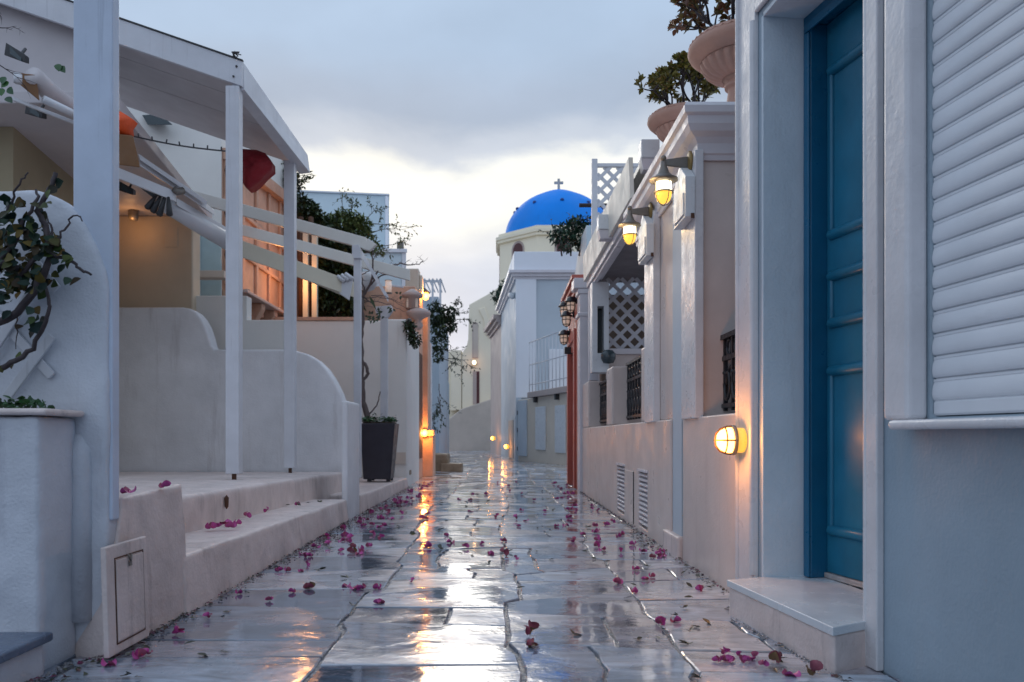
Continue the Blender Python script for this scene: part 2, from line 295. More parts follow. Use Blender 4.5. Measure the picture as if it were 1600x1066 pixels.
    def build(s, name, m, parent=None, bevel=0.0, seg=2, lumpy=0.0, voxel=0.0, origin=None, fixn=True):
        me = bpy.data.meshes.new(name)
        if parent is not None:
            o = parent
            off = Vector((0, 0, 0))
            while o is not None: off += o.location; o = o.parent
            loc = Vector((0, 0, 0))
        else:
            if origin is None:
                xs = [p.x for p in s.v]; ys = [p.y for p in s.v]; zs = [p.z for p in s.v]
                origin = Vector(((min(xs) + max(xs)) / 2, (min(ys) + max(ys)) / 2, min(zs)))
            off = Vector(origin); loc = off
        me.from_pydata([p - off for p in s.v], [], s.f)
        me.polygons.foreach_set('use_smooth', s.sm)
        if fixn:
            bm = bmesh.new(); bm.from_mesh(me); bmesh.ops.recalc_face_normals(bm, faces=bm.faces); bm.to_mesh(me); bm.free()
        me.materials.append(m)
        ob = bpy.data.objects.new(name, me); COL.objects.link(ob); ob.location = loc
        if parent is not None: ob.parent = parent
        if voxel:
            md = ob.modifiers.new('remesh', 'REMESH'); md.mode = 'VOXEL'; md.voxel_size = voxel; md.use_smooth_shade = True
            md = ob.modifiers.new('soft', 'SMOOTH'); md.iterations = 3; md.factor = 0.5
        elif bevel:
            md = ob.modifiers.new('bevel', 'BEVEL'); md.width = bevel; md.segments = seg; md.limit_method = 'ANGLE'; md.angle_limit = R(35)
            md.harden_normals = False
        if lumpy:
            tx = bpy.data.textures.get('lumps') or bpy.data.textures.new('lumps', 'CLOUDS'); tx.noise_scale = 0.16; tx.noise_depth = 2
            md = ob.modifiers.new('lumps', 'DISPLACE'); md.texture = tx; md.texture_coords = 'GLOBAL'; md.strength = lumpy; md.mid_level = 0.5
        return ob

def thing(name, label, cat, loc=(0, 0, 0), group=None):
    o = bpy.data.objects.new(name, None); COL.objects.link(o); o.location = loc; o.empty_display_size = 0.1
    return tag(o, label, cat, group)
def tag(o, label, cat, group=None):
    o['label'] = label; o['category'] = cat
    if group: o['group'] = group
    return o
def structure(o): o['kind'] = 'structure'; return o
def stuff(o): o['kind'] = 'stuff'; return o
def kids(o): return list(o.children)
def copy_tree(o, parent=None):
    c = o.copy(); COL.objects.link(c); c.parent = parent
    for ch in kids(o): copy_tree(ch, c)
    return c
def light(name, parent, loc, energy, col, radius=0.04):
    ld = bpy.data.lights.new(name, 'POINT'); ld.energy = energy; ld.color = col; ld.shadow_soft_size = radius
    o = bpy.data.objects.new(name, ld); COL.objects.link(o); o.parent = parent; o.location = loc
    return o
XZ = lambda y: None
def TXZ(u, v, w): return Vector((u, w, v))      # outline in X-Z, extruded along Y
def TYZ(u, v, w): return Vector((w, u, v))      # outline in Y-Z, extruded along X
def TXY(u, v, w): return Vector((u, v, w))      # outline in X-Y, extruded along Z
def rnd(a, b): return random.uniform(a, b)
def rdir():
    while True:
        v = Vector((rnd(-1, 1), rnd(-1, 1), rnd(-1, 1)))
        if 0.05 < v.length < 1: return v.normalized()

# ------------------------------------------------------------------ camera
cd = bpy.data.cameras.new('camera'); cam = bpy.data.objects.new('camera', cd); COL.objects.link(cam)
cd.sensor_width = 36; cd.lens = 36 * F / 1600.0
cam.location = (0, 0, HC); cam.rotation_euler = (R(90), 0, 0)
cd.shift_x = (800 - VX) / 1600.0; cd.shift_y = (VY - 533) / 1600.0
cd.clip_end = 3000; cd.clip_start = 0.05
cd.dof.use_dof = True; cd.dof.focus_distance = 4.6; cd.dof.aperture_fstop = 4.0
scene.camera = cam

# ------------------------------------------------------------------ sky and light : overcast dusk
w = bpy.data.worlds.new('World'); scene.world = w; w.use_nodes = True
nt = w.node_tree; N = nt.nodes; L = nt.links
bg = N['Background']; bg.inputs['Strength'].default_value = 0.10
sky = N.new('ShaderNodeTexSky'); sky.sky_type = 'NISHITA'; sky.sun_disc = False
sky.sun_elevation = R(6); sky.sun_rotation = R(-14); sky.air_density = 1.0; sky.dust_density = 2.0
tc = N.new('ShaderNodeTexCoord')
sx = N.new('ShaderNodeSeparateXYZ'); L.new(tc.outputs['Generated'], sx.inputs[0])
zc = N.new('ShaderNodeMath'); zc.operation = 'ADD'; zc.inputs[1].default_value = 0.22; L.new(sx.outputs['Z'], zc.inputs[0])
zm = N.new('ShaderNodeMath'); zm.operation = 'MAXIMUM'; zm.inputs[1].default_value = 0.05; L.new(zc.outputs[0], zm.inputs[0])
dx = N.new('ShaderNodeMath'); dx.operation = 'DIVIDE'; L.new(sx.outputs['X'], dx.inputs[0]); L.new(zm.outputs[0], dx.inputs[1])
dy = N.new('ShaderNodeMath'); dy.operation = 'DIVIDE'; L.new(sx.outputs['Y'], dy.inputs[0]); L.new(zm.outputs[0], dy.inputs[1])
cx = N.new('ShaderNodeCombineXYZ'); L.new(dx.outputs[0], cx.inputs['X']); L.new(dy.outputs[0], cx.inputs['Y'])
mpp = N.new('ShaderNodeMapping'); mpp.inputs['Scale'].default_value = (1.0, 1.0, 1); mpp.inputs['Location'].default_value = (3.1, 1.7, 0)
L.new(cx.outputs[0], mpp.inputs['Vector'])
nz = N.new('ShaderNodeTexNoise'); nz.inputs['Scale'].default_value = 1.9; nz.inputs['Detail'].default_value = 7; nz.inputs['Roughness'].default_value = 0.54
nz.inputs['Distortion'].default_value = 0.25
L.new(mpp.outputs[0], nz.inputs['Vector'])
wz = N.new('ShaderNodeMath'); wz.operation = 'MULTIPLY_ADD'; wz.inputs[1].default_value = 0.12; L.new(nz.outputs['Fac'], wz.inputs[0])
wo = N.new('ShaderNodeMath'); wo.operation = 'SUBTRACT'; wo.inputs[1].default_value = 0.06; L.new(sx.outputs['Z'], wo.inputs[0]); L.new(wo.outputs[0], wz.inputs[2])
def ramp(stops, src):
    rp = N.new('ShaderNodeValToRGB'); e = rp.color_ramp.elements; rp.color_ramp.interpolation = 'EASE'
    while len(e) < len(stops): e.new(0.5)
    for i, (p, c) in enumerate(stops): e[i].position = p; e[i].color = (*c, 1)
    L.new(src, rp.inputs['Fac']); return rp.outputs['Color']
front = ramp([(0.0, (.40, .46, .58)), (.12, (.385, .46, .60)), (.19, (.44, .495, .60)), (.235, (.55, .58, .63)), (.275, (.72, .73, .70)), (.318, (.74, .745, .71)),
              (.342, (.44, .49, .57)), (.375, (.305, .37, .475)), (.45, (.325, .42, .555)), (.56, (.38, .49, .64)), (1.0, (.47, .57, .73))], wz.outputs[0])
back = ramp([(0.0, (.34, .39, .49)), (.25, (.40, .47, .59)), (.6, (.44, .54, .69)), (1.0, (.47, .57, .73))], wz.outputs[0])
fm = N.new('ShaderNodeMapRange'); fm.inputs['From Min'].default_value = -0.1; fm.inputs['From Max'].default_value = 0.75; fm.interpolation_type = 'SMOOTHSTEP'
L.new(sx.outputs['Y'], fm.inputs['Value'])
mfb = N.new('ShaderNodeMix'); mfb.data_type = 'RGBA'; L.new(fm.outputs[0], mfb.inputs['Factor']); L.new(back, mfb.inputs['A']); L.new(front, mfb.inputs['B'])
# brightness wisps
n5 = N.new('ShaderNodeTexNoise'); n5.inputs['Scale'].default_value = 2.6; n5.inputs['Detail'].default_value = 6; L.new(mpp.outputs[0], n5.inputs['Vector'])
m5 = N.new('ShaderNodeMapRange'); m5.inputs['From Min'].default_value = 0.3; m5.inputs['From Max'].default_value = 0.7
m5.inputs['To Min'].default_value = 9.2; m5.inputs['To Max'].default_value = 10.8; L.new(n5.outputs['Fac'], m5.inputs['Value'])
cs = N.new('ShaderNodeVectorMath'); cs.operation = 'SCALE'; L.new(mfb.outputs['Result'], cs.inputs[0]); L.new(m5.outputs[0], cs.inputs['Scale'])
mxs = N.new('ShaderNodeMix'); mxs.data_type = 'RGBA'; mxs.inputs['Factor'].default_value = 0.94
L.new(sky.outputs[0], mxs.inputs['A']); L.new(cs.outputs[0], mxs.inputs['B'])
L.new(mxs.outputs['Result'], bg.inputs['Color'])
sl = bpy.data.lights.new('sun', 'SUN'); sl.energy = 0.5; sl.angle = R(30); sl.color = (1.0, 0.93, 0.85)
so = bpy.data.objects.new('sun', sl); COL.objects.link(so)
so.rotation_euler = (R(70), 0, R(180 + 14)); so.location = (-5, 40, 30)

vs = scene.view_settings; vs.view_transform = 'Standard'; vs.look = 'None'; vs.gamma = 1; vs.use_curve_mapping = False; vs.exposure = 0.5
scene.render.engine = 'CYCLES'; scene.cycles.max_bounces = 8; scene.cycles.diffuse_bounces = 4; scene.cycles.use_denoising = True
scene.cycles.caustics_reflective = False; scene.cycles.caustics_refractive = False; scene.cycles.sample_clamp_indirect = 4.0

# ------------------------------------------------------------------ ground and paving
g = MB().box(-400, 400, -60, 900, -0.4, -0.014); structure(g.build('ground', M['joint'], origin=(0, 20, 0)))

def paving():
    mb = MB()
    cols = [-3.2, -2.35, -1.62, -0.72, 0.085, 0.70, 1.30, 2.1, 3.0]
    def cx_(i, y): return cols[i] + (0.16 * mnoise.noise(Vector((i * 7.3, math.floor(y * 1.1 + i * .37) * 3.1, 0.5))) + 0.04 * math.sin(y * 0.35 + i * 2.1) + 0.015 * mnoise.noise(Vector((i, y * 3.0, 2)))) * (1 if 0 < i < 8 else 0)
    for c in range(8):
        y = -2.0 + rnd(0, 0.4); tilt_prev = 0
        while y < 60:
            far = y > 16
            Ln = rnd(0.24, 0.66) if not far else rnd(0.5, 1.2)
            tl = rnd(-0.15, 0.15) if rnd(0, 1) < 0.5 else rnd(-0.03, 0.03)
            gx = rnd(0.005, 0.012); gy = rnd(0.003, 0.009)
            ya0 = y - tilt_prev; ya1 = y + tilt_prev; yb0 = y + Ln - tl; yb1 = y + Ln + tl
            segs = [(0, 1)]
            if rnd(0, 1) < 0.34: f = rnd(0.3, 0.7); segs = [(0, f), (f, 1)]
            for (a, b) in segs:
                def P(fx, fy):
                    yl = ya0 + (yb0 - ya0) * fy; yr = ya1 + (yb1 - ya1) * fy
                    yy = yl + (yr - yl) * fx
                    xl = cx_(c, yy); xr = cx_(c + 1, yy)
                    return Vector((xl + (xr - xl) * fx, yy, 0))
                ring = []
                n = 5 if not far else 2
                for i in range(n): ring.append(P(a + (b - a) * i / n, 0))
                for i in range(n): ring.append(P(b, i / n))
                for i in range(n): ring.append(P(b - (b - a) * i / n, 1))
                for i in range(n): ring.append(P(a, 1 - i / n))
                cen = sum(ring, Vector()) / len(ring)
                out = []
                for p in ring:
                    d = cen - p; q = p.copy()
                    q.x += math.copysign(min(gx, abs(d.x)), d.x) if abs(d.x) > 0.02 else 0
                    q.y += math.copysign(min(gy, abs(d.y)), d.y) if abs(d.y) > 0.02 else 0
                    nn = mnoise.noise_vector(p * 7.0); q.x += nn.x * 0.010; q.y += nn.y * 0.008
                    out.append(q)
                tx = rnd(-0.007, 0.007); ty = rnd(-0.010, 0.010); dz = rnd(-0.003, 0.002)
                def H(p, e): return Vector((p.x, p.y, dz + tx * (p.x - cen.x) + ty * (p.y - cen.y) + e))
                top = []
                for p in out:
                    d = (cen - p); d = d.normalized() * 0.006; top.append(H(p + d, 0.0))
                mid = [H(p, -0.004) for p in out]; bot = [Vector((p.x, p.y, -0.03)) for p in out]
                k = len(out); o = len(mb.v)
                mb.v += top + mid + bot
                mb.f.append(tuple(o + i for i in range(k))); mb.sm.append(False)
                for i in range(k):
                    j = (i + 1) % k
                    mb.f.append((o + i, o + k + i, o + k + j, o + j)); mb.sm.append(False)
                    mb.f.append((o + k + i, o + 2 * k + i, o + 2 * k + j, o + k + j)); mb.sm.append(False)
            y += Ln; tilt_prev = tl
    return mb
structure(paving().build('street_paving', M['stone'], origin=(0, 20, 0)))

# ================================================================== RIGHT SIDE : the blue-door house (wall turned 6 degrees to the street)
A = Vector((1.25, 4.17, 0)); U = Vector((0.112, -1, 0)).normalized(); K = Vector((1, 0.112, 0)).normalized()
def T(s, k, z): return A + U * s + K * k + Vector((0, 0, z))
house = thing('blue_door_house', 'blue tinted white house with a deep doorway and roller shutter filling the right side', 'house', T(1.5, 0, 0))
SO0, SO1, SW0, SW1 = 0.275, 1.185, 1.545, 2.75
mb = MB().wall(T, 0.0, 6.2, -0.02, 4.6, 0.0, 0.42, [(SO0, SO1, -0.02, 2.90), (SW0, SW1, 0.915, 2.62)])
mb.build('wall', M['bluewhite'], house, bevel=0.018, seg=3)
MB().wall(T, 0.0, 6.2, -0.02, 4.6, 0.62, 3.5, []).build('rear_wall', M['bluewhite'], house)
# far pilaster: flat casing with two beads
rv = MB().box(SO0 - 0.2, SO0 + 0.006, 0.002, 0.45, 0.10, 2.90, T)
rv.box(SO1 - 0.006, SO1 + 0.2, 0.002, 0.45, 0.10, 2.90, T); rv.box(SO0 + 0.0065, SO1 - 0.0065, 0.002, 0.45, 2.892, 2.95, T)
rv.build('door_reveal', M['reveal'], house, bevel=0.003)
pf = MB()
pf.box(0.0, 0.235, -0.020, 0.0, 0.0, 4.6, lambda s, k, z: T(s, k, z))
pf.tube([T(0.035, -0.022, 0.0), T(0.035, -0.022, 4.6)], 0.013, 10)
pf.tube([T(0.215, -0.020, 0.165), T(0.215, -0.020, 2.9)], 0.020, 10)
pf.build('door_casing', M['trimwhite'], house, bevel=0.008, seg=3)
pn = MB().box(1.215, 1.285, -0.030, 0.0, 0.0, 4.6, T)
pn.tube([T(1.205, -0.014, 0.0), T(1.205, -0.014, 2.92)], 0.019, 10)
pn.build('door_casing', M['trimwhite'], house, bevel=0.012, seg=3)
MB().box(0.2355, 1.2145, -0.024, 0.0, 2.93, 3.08, T).build('door_lintel', M['trimwhite'], house, bevel=0.012, seg=3)
# doorstep
stp = MB(); poly = [(0.335, -0.195), (1.285, -0.195), (1.213, -0.04), (1.213, -0.001), (1.18, 0.0), (1.18, 0.30), (0.28, 0.30), (0.28, 0.0)]
ds = stp.prism(poly, lambda s, k, z: T(s, k, z), -0.02, 0.134).build('doorstep', M['step'], house, voxel=0.011, lumpy=0.008)
poly2 = [(0.330, -0.201), (1.293, -0.201), (1.2145, -0.034), (1.2145, -0.031), (1.182, -0.001), (1.182, 0.30), (0.278, 0.30), (0.278, -0.001)]
MB().prism(poly2, lambda s, k, z: T(s, k, z), 0.134, 0.166).build('doorstep_slab', M['marble'], ds, bevel=0.008, seg=3)
# door : leaf turned further from the street, with frame
D0 = Vector((1.585, 3.87, 0)); DU = Vector((0.2, -1, 0)).normalized(); DK = Vector((1, 0.2, 0)).normalized()
def TD(s, k, z): return D0 + DU * s + DK * k + Vector((0, 0, z))
fr = MB()
fr.box(-0.10, -0.002, -0.085, 0.06, 0.166, 2.845, TD); fr.box(0.802, 0.87, -0.05, 0.06, 0.166, 2.845, TD)
fr.box(-0.10, 0.87, -0.085, 0.06, 2.846, 2.93, TD)
fr.box(-0.040, -0.001, -0.100, -0.0855, 0.170, 2.80, TD); fr.box(-0.040, 0.80, -0.100, -0.0855, 2.805, 2.846, TD)
door = MB().box(0.0, 0.80, 0.0, 0.05, 0.195, 2.84, TD).build('door', M['door'], house, bevel=0.004)
fro = fr.build('door_frame', M['doorframe'], house, bevel=0.007, seg=3)
MB().box(-0.12, -0.101, -0.095, -0.07, 0.335, 0.42, TD).tube([TD(-0.112, -0.1, 0.325), TD(-0.112, -0.1, 0.43)], 0.008, 8).build('hinge', M['doorframe'], fro, bevel=0.002)
def panel(za_, zb_, s0=0.045, s1=0.30):
    p = MB(); wv = 0.030
    def strip(sa, sb, z0, z1):
        p.box(sa, sb, -0.013, 0.0, z0, z1, TD)
    for zz in (za_, zb_): p.tube([TD(s0 - .012, -0.001, zz), TD(s1 + .012, -0.001, zz)], 0.026, 12)
    for ss in (s0, s1): p.tube([TD(ss, -0.001, za_), TD(ss, -0.001, zb_)], 0.015, 10)
    p.build('panel', M['door'], door, bevel=0.004)
pz = [za(833, 3.72), za(577, 3.72), za(500, 3.72), za(425, 3.72), za(358, 3.72), za(95, 3.72)]
for a, b in ((pz[0], pz[1]), (pz[2], pz[3]), (pz[4], pz[5])):
    panel(a, b); panel(a, b, 0.46, 0.74)
MB().box(-0.03, 0.83, -0.015, 0.04, 0.166, 0.194, TD).build('threshold', M['rubble'], house, bevel=0.006, lumpy=0.012)
# window with roller shutter
win = MB()
win.box(1.395, SW0 - 0.012, -0.075, 0.0, 0.905, 2.75, T); win.box(SW1 + 0.012, 2.90, -0.075, 0.0, 0.905, 2.75, T)
win.box(SW0 - 0.0115, SW1 + 0.0115, -0.075, 0.0, 2.63, 2.75, T)
window = win.build('window', M['trimwhite'], house, bevel=0.016, seg=3, lumpy=0.006)
sill = MB().box(1.455, 2.95, -0.098, 0.0, 0.872, 0.904, T)
sill.build('sill', M['trimwhite'], window, bevel=0.014, seg=4, lumpy=0.004)
sh = MB(); pr = []; z = 2.62
pitch = 0.0735; zz = 0.968
prof = [(0.030, 0.918), (0.012, 0.918), (0.008, 0.925), (0.008, 0.960), (0.012, 0.966)]
while zz < 2.62:
    for t in range(9):
        f = t / 8; prof.append((0.010 - 0.0085 * math.sin(math.pi * (0.10 + 0.86 * f ** 0.8)) ** 0.75, zz + 0.002 + f * (pitch - 0.016)))
    prof += [(0.0065, zz + pitch - 0.0120), (0.0065, zz + pitch - 0.0045), (0.016, zz + pitch - 0.0035), (0.016, zz + pitch - 0.001)]
    zz += pitch
prof += [(0.03, zz)]
sh.prism(prof, lambda k, z, s: T(s, k, z), SW0 + 0.004, SW1 - 0.004)
sh.build('roller_shutter', M['shutter'], window)
MB().box(SW0, SW1, 0.05, 0.07, 0.92, 2.62, T).build('pane', M['darkglass'], window)

# ================================================================== long low terrace wall with piers
XR = 1.255
terr = thing('terrace_wall', 'long pale pink street wall with piers, ledges and black railings', 'wall', (XR, 8, 0))
def TR(s, k, z): return Vector((XR + k, s, z))
VENTS = [(8.02, 8.52, 0.06, 0.55), (6.78, 7.2, 0.05, 0.54)]
b = MB().wall(TR, 4.19, 12.05, -0.02, 0.975, 0.0, 0.34, [(5.47, 5.86, -0.02, 0.975)] + [(a, c, e, f) for a, c, e, f in VENTS])
b.build('base_wall', M['pink'], terr, bevel=0.012, seg=2)
for (y0, y1) in ((6.801, 7.08), (8.90, 9.36), (11.28, 12.04)):
    MB().box(XR, XR + 0.34, y0, y1, 0.976, 1.63).build('pier', M['pink'], terr, bevel=0.02, seg=3)
for a, c, e, f in VENTS:
    v = MB().box(XR + 0.05, XR + 0.07, a, c, e, f)
    z = e + 0.03
    while z < f - 0.02:
        v.hexa([(XR + 0.0, a, z), (XR + 0.045, a, z + 0.022), (XR + 0.045, c, z + 0.022), (XR + 0.0, c, z),
                (XR + 0.0, a, z + 0.013), (XR + 0.045, a, z + 0.032), (XR + 0.045, c, z + 0.032), (XR + 0.0, c, z + 0.013)])
        z += 0.042
    v.box(XR - 0.012, XR, a - 0.02, c + 0.02, f, f + 0.02)
    v.build('louvre_vent', M['cornice'], terr)
MB().box(XR - 0.006, XR, 7.48, 7.96, 0.03, 0.52).build('hatch', M['pink'], terr, bevel=0.003)
MB().box(XR - 0.0065, XR, 7.455, 7.474, 0.03, 0.52).build('hatch_hinge', M['gutter'], terr)
MB().box(XR + 0.341, 4.0, 4.19, 5.08, 0.5, 0.94).box(XR + 0.341, 4.0, 7.12, 12.05, 0.5, 0.94).build('terrace_floor', M['step'], terr)
def railing(y0, y1, z0, z1):
    m = MB(); X = 1.43
    m.box(X - 0.025, X + 0.025, y0, y1, z1 - 0.03, z1); m.box(X - 0.018, X + 0.018, y0, y1, z0 + 0.02, z0 + 0.045)
    m.box(X - 0.014, X + 0.014, y0, y1, z0 + (z1 - z0) * 0.66, z0 + (z1 - z0) * 0.66 + 0.03)
    y = y1 - 0.03; i = 0
    while y > y0:
        m.box(X - 0.012, X + 0.012, y - 0.012, y + 0.012, z0, z1 - 0.03)
        zc_ = z0 + (z1 - z0) * 0.36; h = (z1 - z0) * 0.26
        for sgn in (1, -1):
            m.tube([(X + 0.012 * sgn, y - 0.085 + 0.07 * math.cos(t * 0.5) * (1 - t * 0.045), zc_ + sgn * h * (1 - 0.05 * t) * math.sin(t * 0.5)) for t in range(14)], 0.010, 5)
        m.tube([(X, y - 0.085 + 0.05 * math.cos(t), z0 + (z1 - z0) * 0.82 + 0.05 * math.sin(t)) for t in [k * 0.6 for k in range(12)]], 0.010, 5)
        m.lathe([(0.0, -0.03), (0.022, 0), (0.0, 0.03)], (X, y, z0 + (z1 - z0) * 0.5), 8)
        y -= 0.17; i += 1
    return m.build('railing', M['iron'], terr)
railing(4.25, 5.085, 1.01, 1.49); railing(7.1, 8.895, 1.03, 1.66); railing(9.38, 11.27, 1.03, 1.60)

# ================================================================== cornice house above the terrace wall
ch = thing('cornice_house', 'pale pink corner building with a heavy moulded cornice beneath the two urns', 'house', (XR, 6, 0.976))
MB().box(XR + 0.035, 3.9, 5.09, 7.10, 0.977, 2.66).build('wall', M['pink'], ch, bevel=0.01)
MB().box(XR - 0.022, XR + 0.034, 5.04, 5.42, 0.965, 2.659).build('pilaster', M['trimwhite'], ch, bevel=0.006)
MB().box(XR - 0.022, XR + 0.034, 6.40, 6.80, 0.965, 2.659).build('pilaster', M['trimwhite'], ch, bevel=0.006)
MB().box(XR + 0.012, XR + 0.034, 5.56, 5.84, 0.1555, 2.60).build('door_jamb', M['greyblue'], ch)
dp = MB().box(XR + 0.10, XR + 0.14, 5.475, 5.855, 0.12, 0.976).build('door', M['greyblue'], ch)
# cornice : profile swept round the corner (outward offset, height)
cp = [(0.0, 2.60), (0.015, 2.60), (0.02, 2.63), (0.03, 2.64), (0.035, 2.70), (0.055, 2.735), (0.09, 2.76), (0.11, 2.80), (0.115, 2.845), (0.135, 2.86), (0.14, 2.90), (0.125, 2.925), (0.0, 2.935)]
cm = MB(); xb, yb = XR + 0.03, 5.085
ringA = [Vector((3.9, yb - o, z)) for o, z in cp]; ringB = [Vector((xb - o, yb - o, z)) for o, z in cp]; ringC = [Vector((xb - o, 7.4, z)) for o, z in cp]
n = len(cp); cm.add(ringA + ringB + ringC, [(r * n + i, r * n + i + 1, (r + 1) * n + i + 1, (r + 1) * n + i) for r in range(2) for i in range(n - 1)])
cm.box(xb, 3.9, yb, 7.4, 2.661, 2.934)
cm.build('cornice', M['cornice'], ch, fixn=True)
MB().box(XR - 0.03, XR + 0.33, 5.50, 6.02, -0.02, 0.155).build('doorstep', M['step'], ch, voxel=0.012, lumpy=0.006)

def gabled_box(y0, y1, z0, z1, label):
    ym = (y0 + y1) / 2
    m = MB().prism([(y0, z0), (y1, z0), (y1, z1 - 0.11), (ym + 0.02, z1), (ym - 0.02, z1), (y0, z1 - 0.11)], TYZ, XR - 0.085, XR - 0.023)
    o = m.build('wall_box', M['whitebox'], bevel=0.004)
    MB().box(XR - 0.095, XR - 0.0855, y0 + 0.03, y1 - 0.03, z0 + 0.02, z0 + 0.16).build('flap', M['whitebox'], o, bevel=0.003)
    MB().box(XR - 0.05, XR - 0.03, y0 - 0.012, y0 - 0.001, z0 - 0.01, z0 + 0.02).build('latch', M['rust'], o)
    return tag(o, label, 'electric box')
gabled_box(5.03, 5.36, za(340, 5.05), za(262, 5.2), 'white gable topped box on the pilaster under the nearer lit wall lantern')
gabled_box(6.36, 6.72, za(401, 6.4), za(335, 6.5), 'white gable topped box on the pilaster under the farther lit wall lantern')

# ------------------------------------------------------------------ lit wall lanterns
def wall_lantern(loc, arm, label, sc=1.0):
    r = thing('wall_lantern', label, 'wall lamp', loc, 'lit lanterns on the pale pink corner building')
    L0 = r.location
    def c(x, z): return Vector((L0.x + x, L0.y, L0.z + z))
    MB().lathe([(0.018, 0.155), (0.022, 0.12), (0.040, 0.075), (0.066, 0.052), (0.090, 0.042), (0.092, 0.030), (0.070, 0.026), (0.056, 0.02)], L0, 24).lathe([(0, 0.196), (0.014, 0.19), (0.020, 0.175), (0.014, 0.160), (0.0, 0.155)], L0, 12).build('hood', M['lampgrey'], r)
    MB().lathe([(0.051, 0.0285), (0.052, -0.03), (0.051, -0.045)], L0, 24).build('glass', M['glowwhite'], r)
    MB().lathe([(0.052, -0.0455), (0.051, -0.07), (0.040, -0.098), (0.022, -0.114), (0.0, -0.12)], L0, 24).build('amber_bowl', M['glowamber'], r)
    cg = MB(); ring = [c(0, 0) + Vector((0.060 * math.cos(t), 0.060 * math.sin(t), -0.045)) for t in [k * math.pi / 12 for k in range(25)]]
    cg.tube(ring, 0.005, 6)
    for a in (0.4, 0.4 + math.pi / 2, 0.4 + math.pi, 0.4 + 1.5 * math.pi):
        cg.tube([L0 + Vector((rr * math.cos(a), rr * math.sin(a), z)) for rr, z in ((0.062, 0.03), (0.060, -0.05), (0.052, -0.09), (0.03, -0.118), (0, -0.130))], 0.0028, 5)
    cg.build('guard', M['lampgrey'], r)
    MB().hexa([c(0.0, 0.130) + Vector((0, -0.009, 0)), c(arm - 0.016, 0.110) + Vector((0, -0.012, 0)), c(arm - 0.016, 0.110) + Vector((0, 0.012, 0)), c(0, 0.130) + Vector((0, 0.009, 0)),
               c(0.0, 0.165) + Vector((0, -0.009, 0)), c(arm - 0.016, 0.185) + Vector((0, -0.012, 0)), c(arm - 0.016, 0.185) + Vector((0, 0.012, 0)), c(0, 0.165) + Vector((0, 0.009, 0))]).build('arm', M['lampgrey'], r, bevel=0.003)
    MB().lathe([(0.072, 0), (0.072, 0.012), (0.05, 0.018), (0.0, 0.02)], c(arm, 0.148), 24, T=lambda q: Vector((-q.z, q.x, q.y))).build('wall_plate', M['brass'], r)
    light('lamp_light', r, (-0.14, -0.02, -0.02), 1.3, (1.0, 0.66, 0.30), 0.05)
    return r
wall_lantern((1.060, 5.16, za(290, 5.16)), 0.172, 'grey lit wall lantern nearest the camera, beside the moulded cornice')
wall_lantern((1.060, 6.50, za(359, 6.50)), 0.172, 'grey lit wall lantern farther along, over the canopy and lattice')

# ------------------------------------------------------------------ bulkhead lamps
def bulkhead(loc, axis, label, glass, energy, sc=1.0, group=None, caged=True):
    r = thing('bulkhead_lamp', label, 'wall lamp', loc, group); L0 = r.location
    ax = Vector(axis).normalized(); e1 = ax.orthogonal().normalized() if abs(ax.z) > 0.5 else Vector((0, 0, 1)); e2 = ax.cross(e1)
    TT = lambda q: ax * (q.z * sc) + e1 * (q.x * sc * 1.05) + e2 * (q.y * sc)
    MB().lathe([(0.060, 0.0), (0.060, 0.048), (0.055, 0.05)], L0, 24, T=TT).build('lamp_base', M['ringlit'], r)
    MB().lathe([(0.062, 0.0505), (0.072, 0.051), (0.074, 0.060), (0.070, 0.068), (0.062, 0.0685)], L0, 24, T=TT).build('lamp_ring', M['lampgrey'], r)
    MB().lathe([(0.062, 0.069), (0.062, 0.082), (0.058, 0.102), (0.048, 0.122), (0.032, 0.136), (0.014, 0.142), (0.0, 0.143)], L0, 24, T=TT).build('glass', glass, r)
    if caged:
        cg = MB()
        for a in (0.0, math.pi / 2):
            cg.tube([L0 + TT(Vector((rr * math.cos(a), rr * math.sin(a), z))) for rr, z in ((0.068, 0.066), (0.066, 0.09), (0.055, 0.125), (0.030, 0.147), (0.0, 0.152), (-0.030, 0.147), (-0.055, 0.125), (-0.066, 0.09), (-0.068, 0.066))], 0.0046 * sc, 6)
        for zq, rq in ((0.105, 0.063),):
            cg.tube([L0 + TT(Vector((rq * math.cos(t), rq * math.sin(t), zq))) for t in [k * math.pi / 12 for k in range(25)]], 0.0036 * sc, 6)
        cg.build('guard', M['rust'], r)
    light('lamp_light', r, tuple(ax * 0.20 * sc + Vector((0, -0.05, 0))), energy, (1.0, 0.36, 0.07), 0.04)
    return r
bulkhead((1.252, 4.08, za(688, 4.10)), (-1, 0, 0), 'glowing amber caged bulkhead lamp beside the blue door house, closest to camera', M['glowwarm'], 4.5)

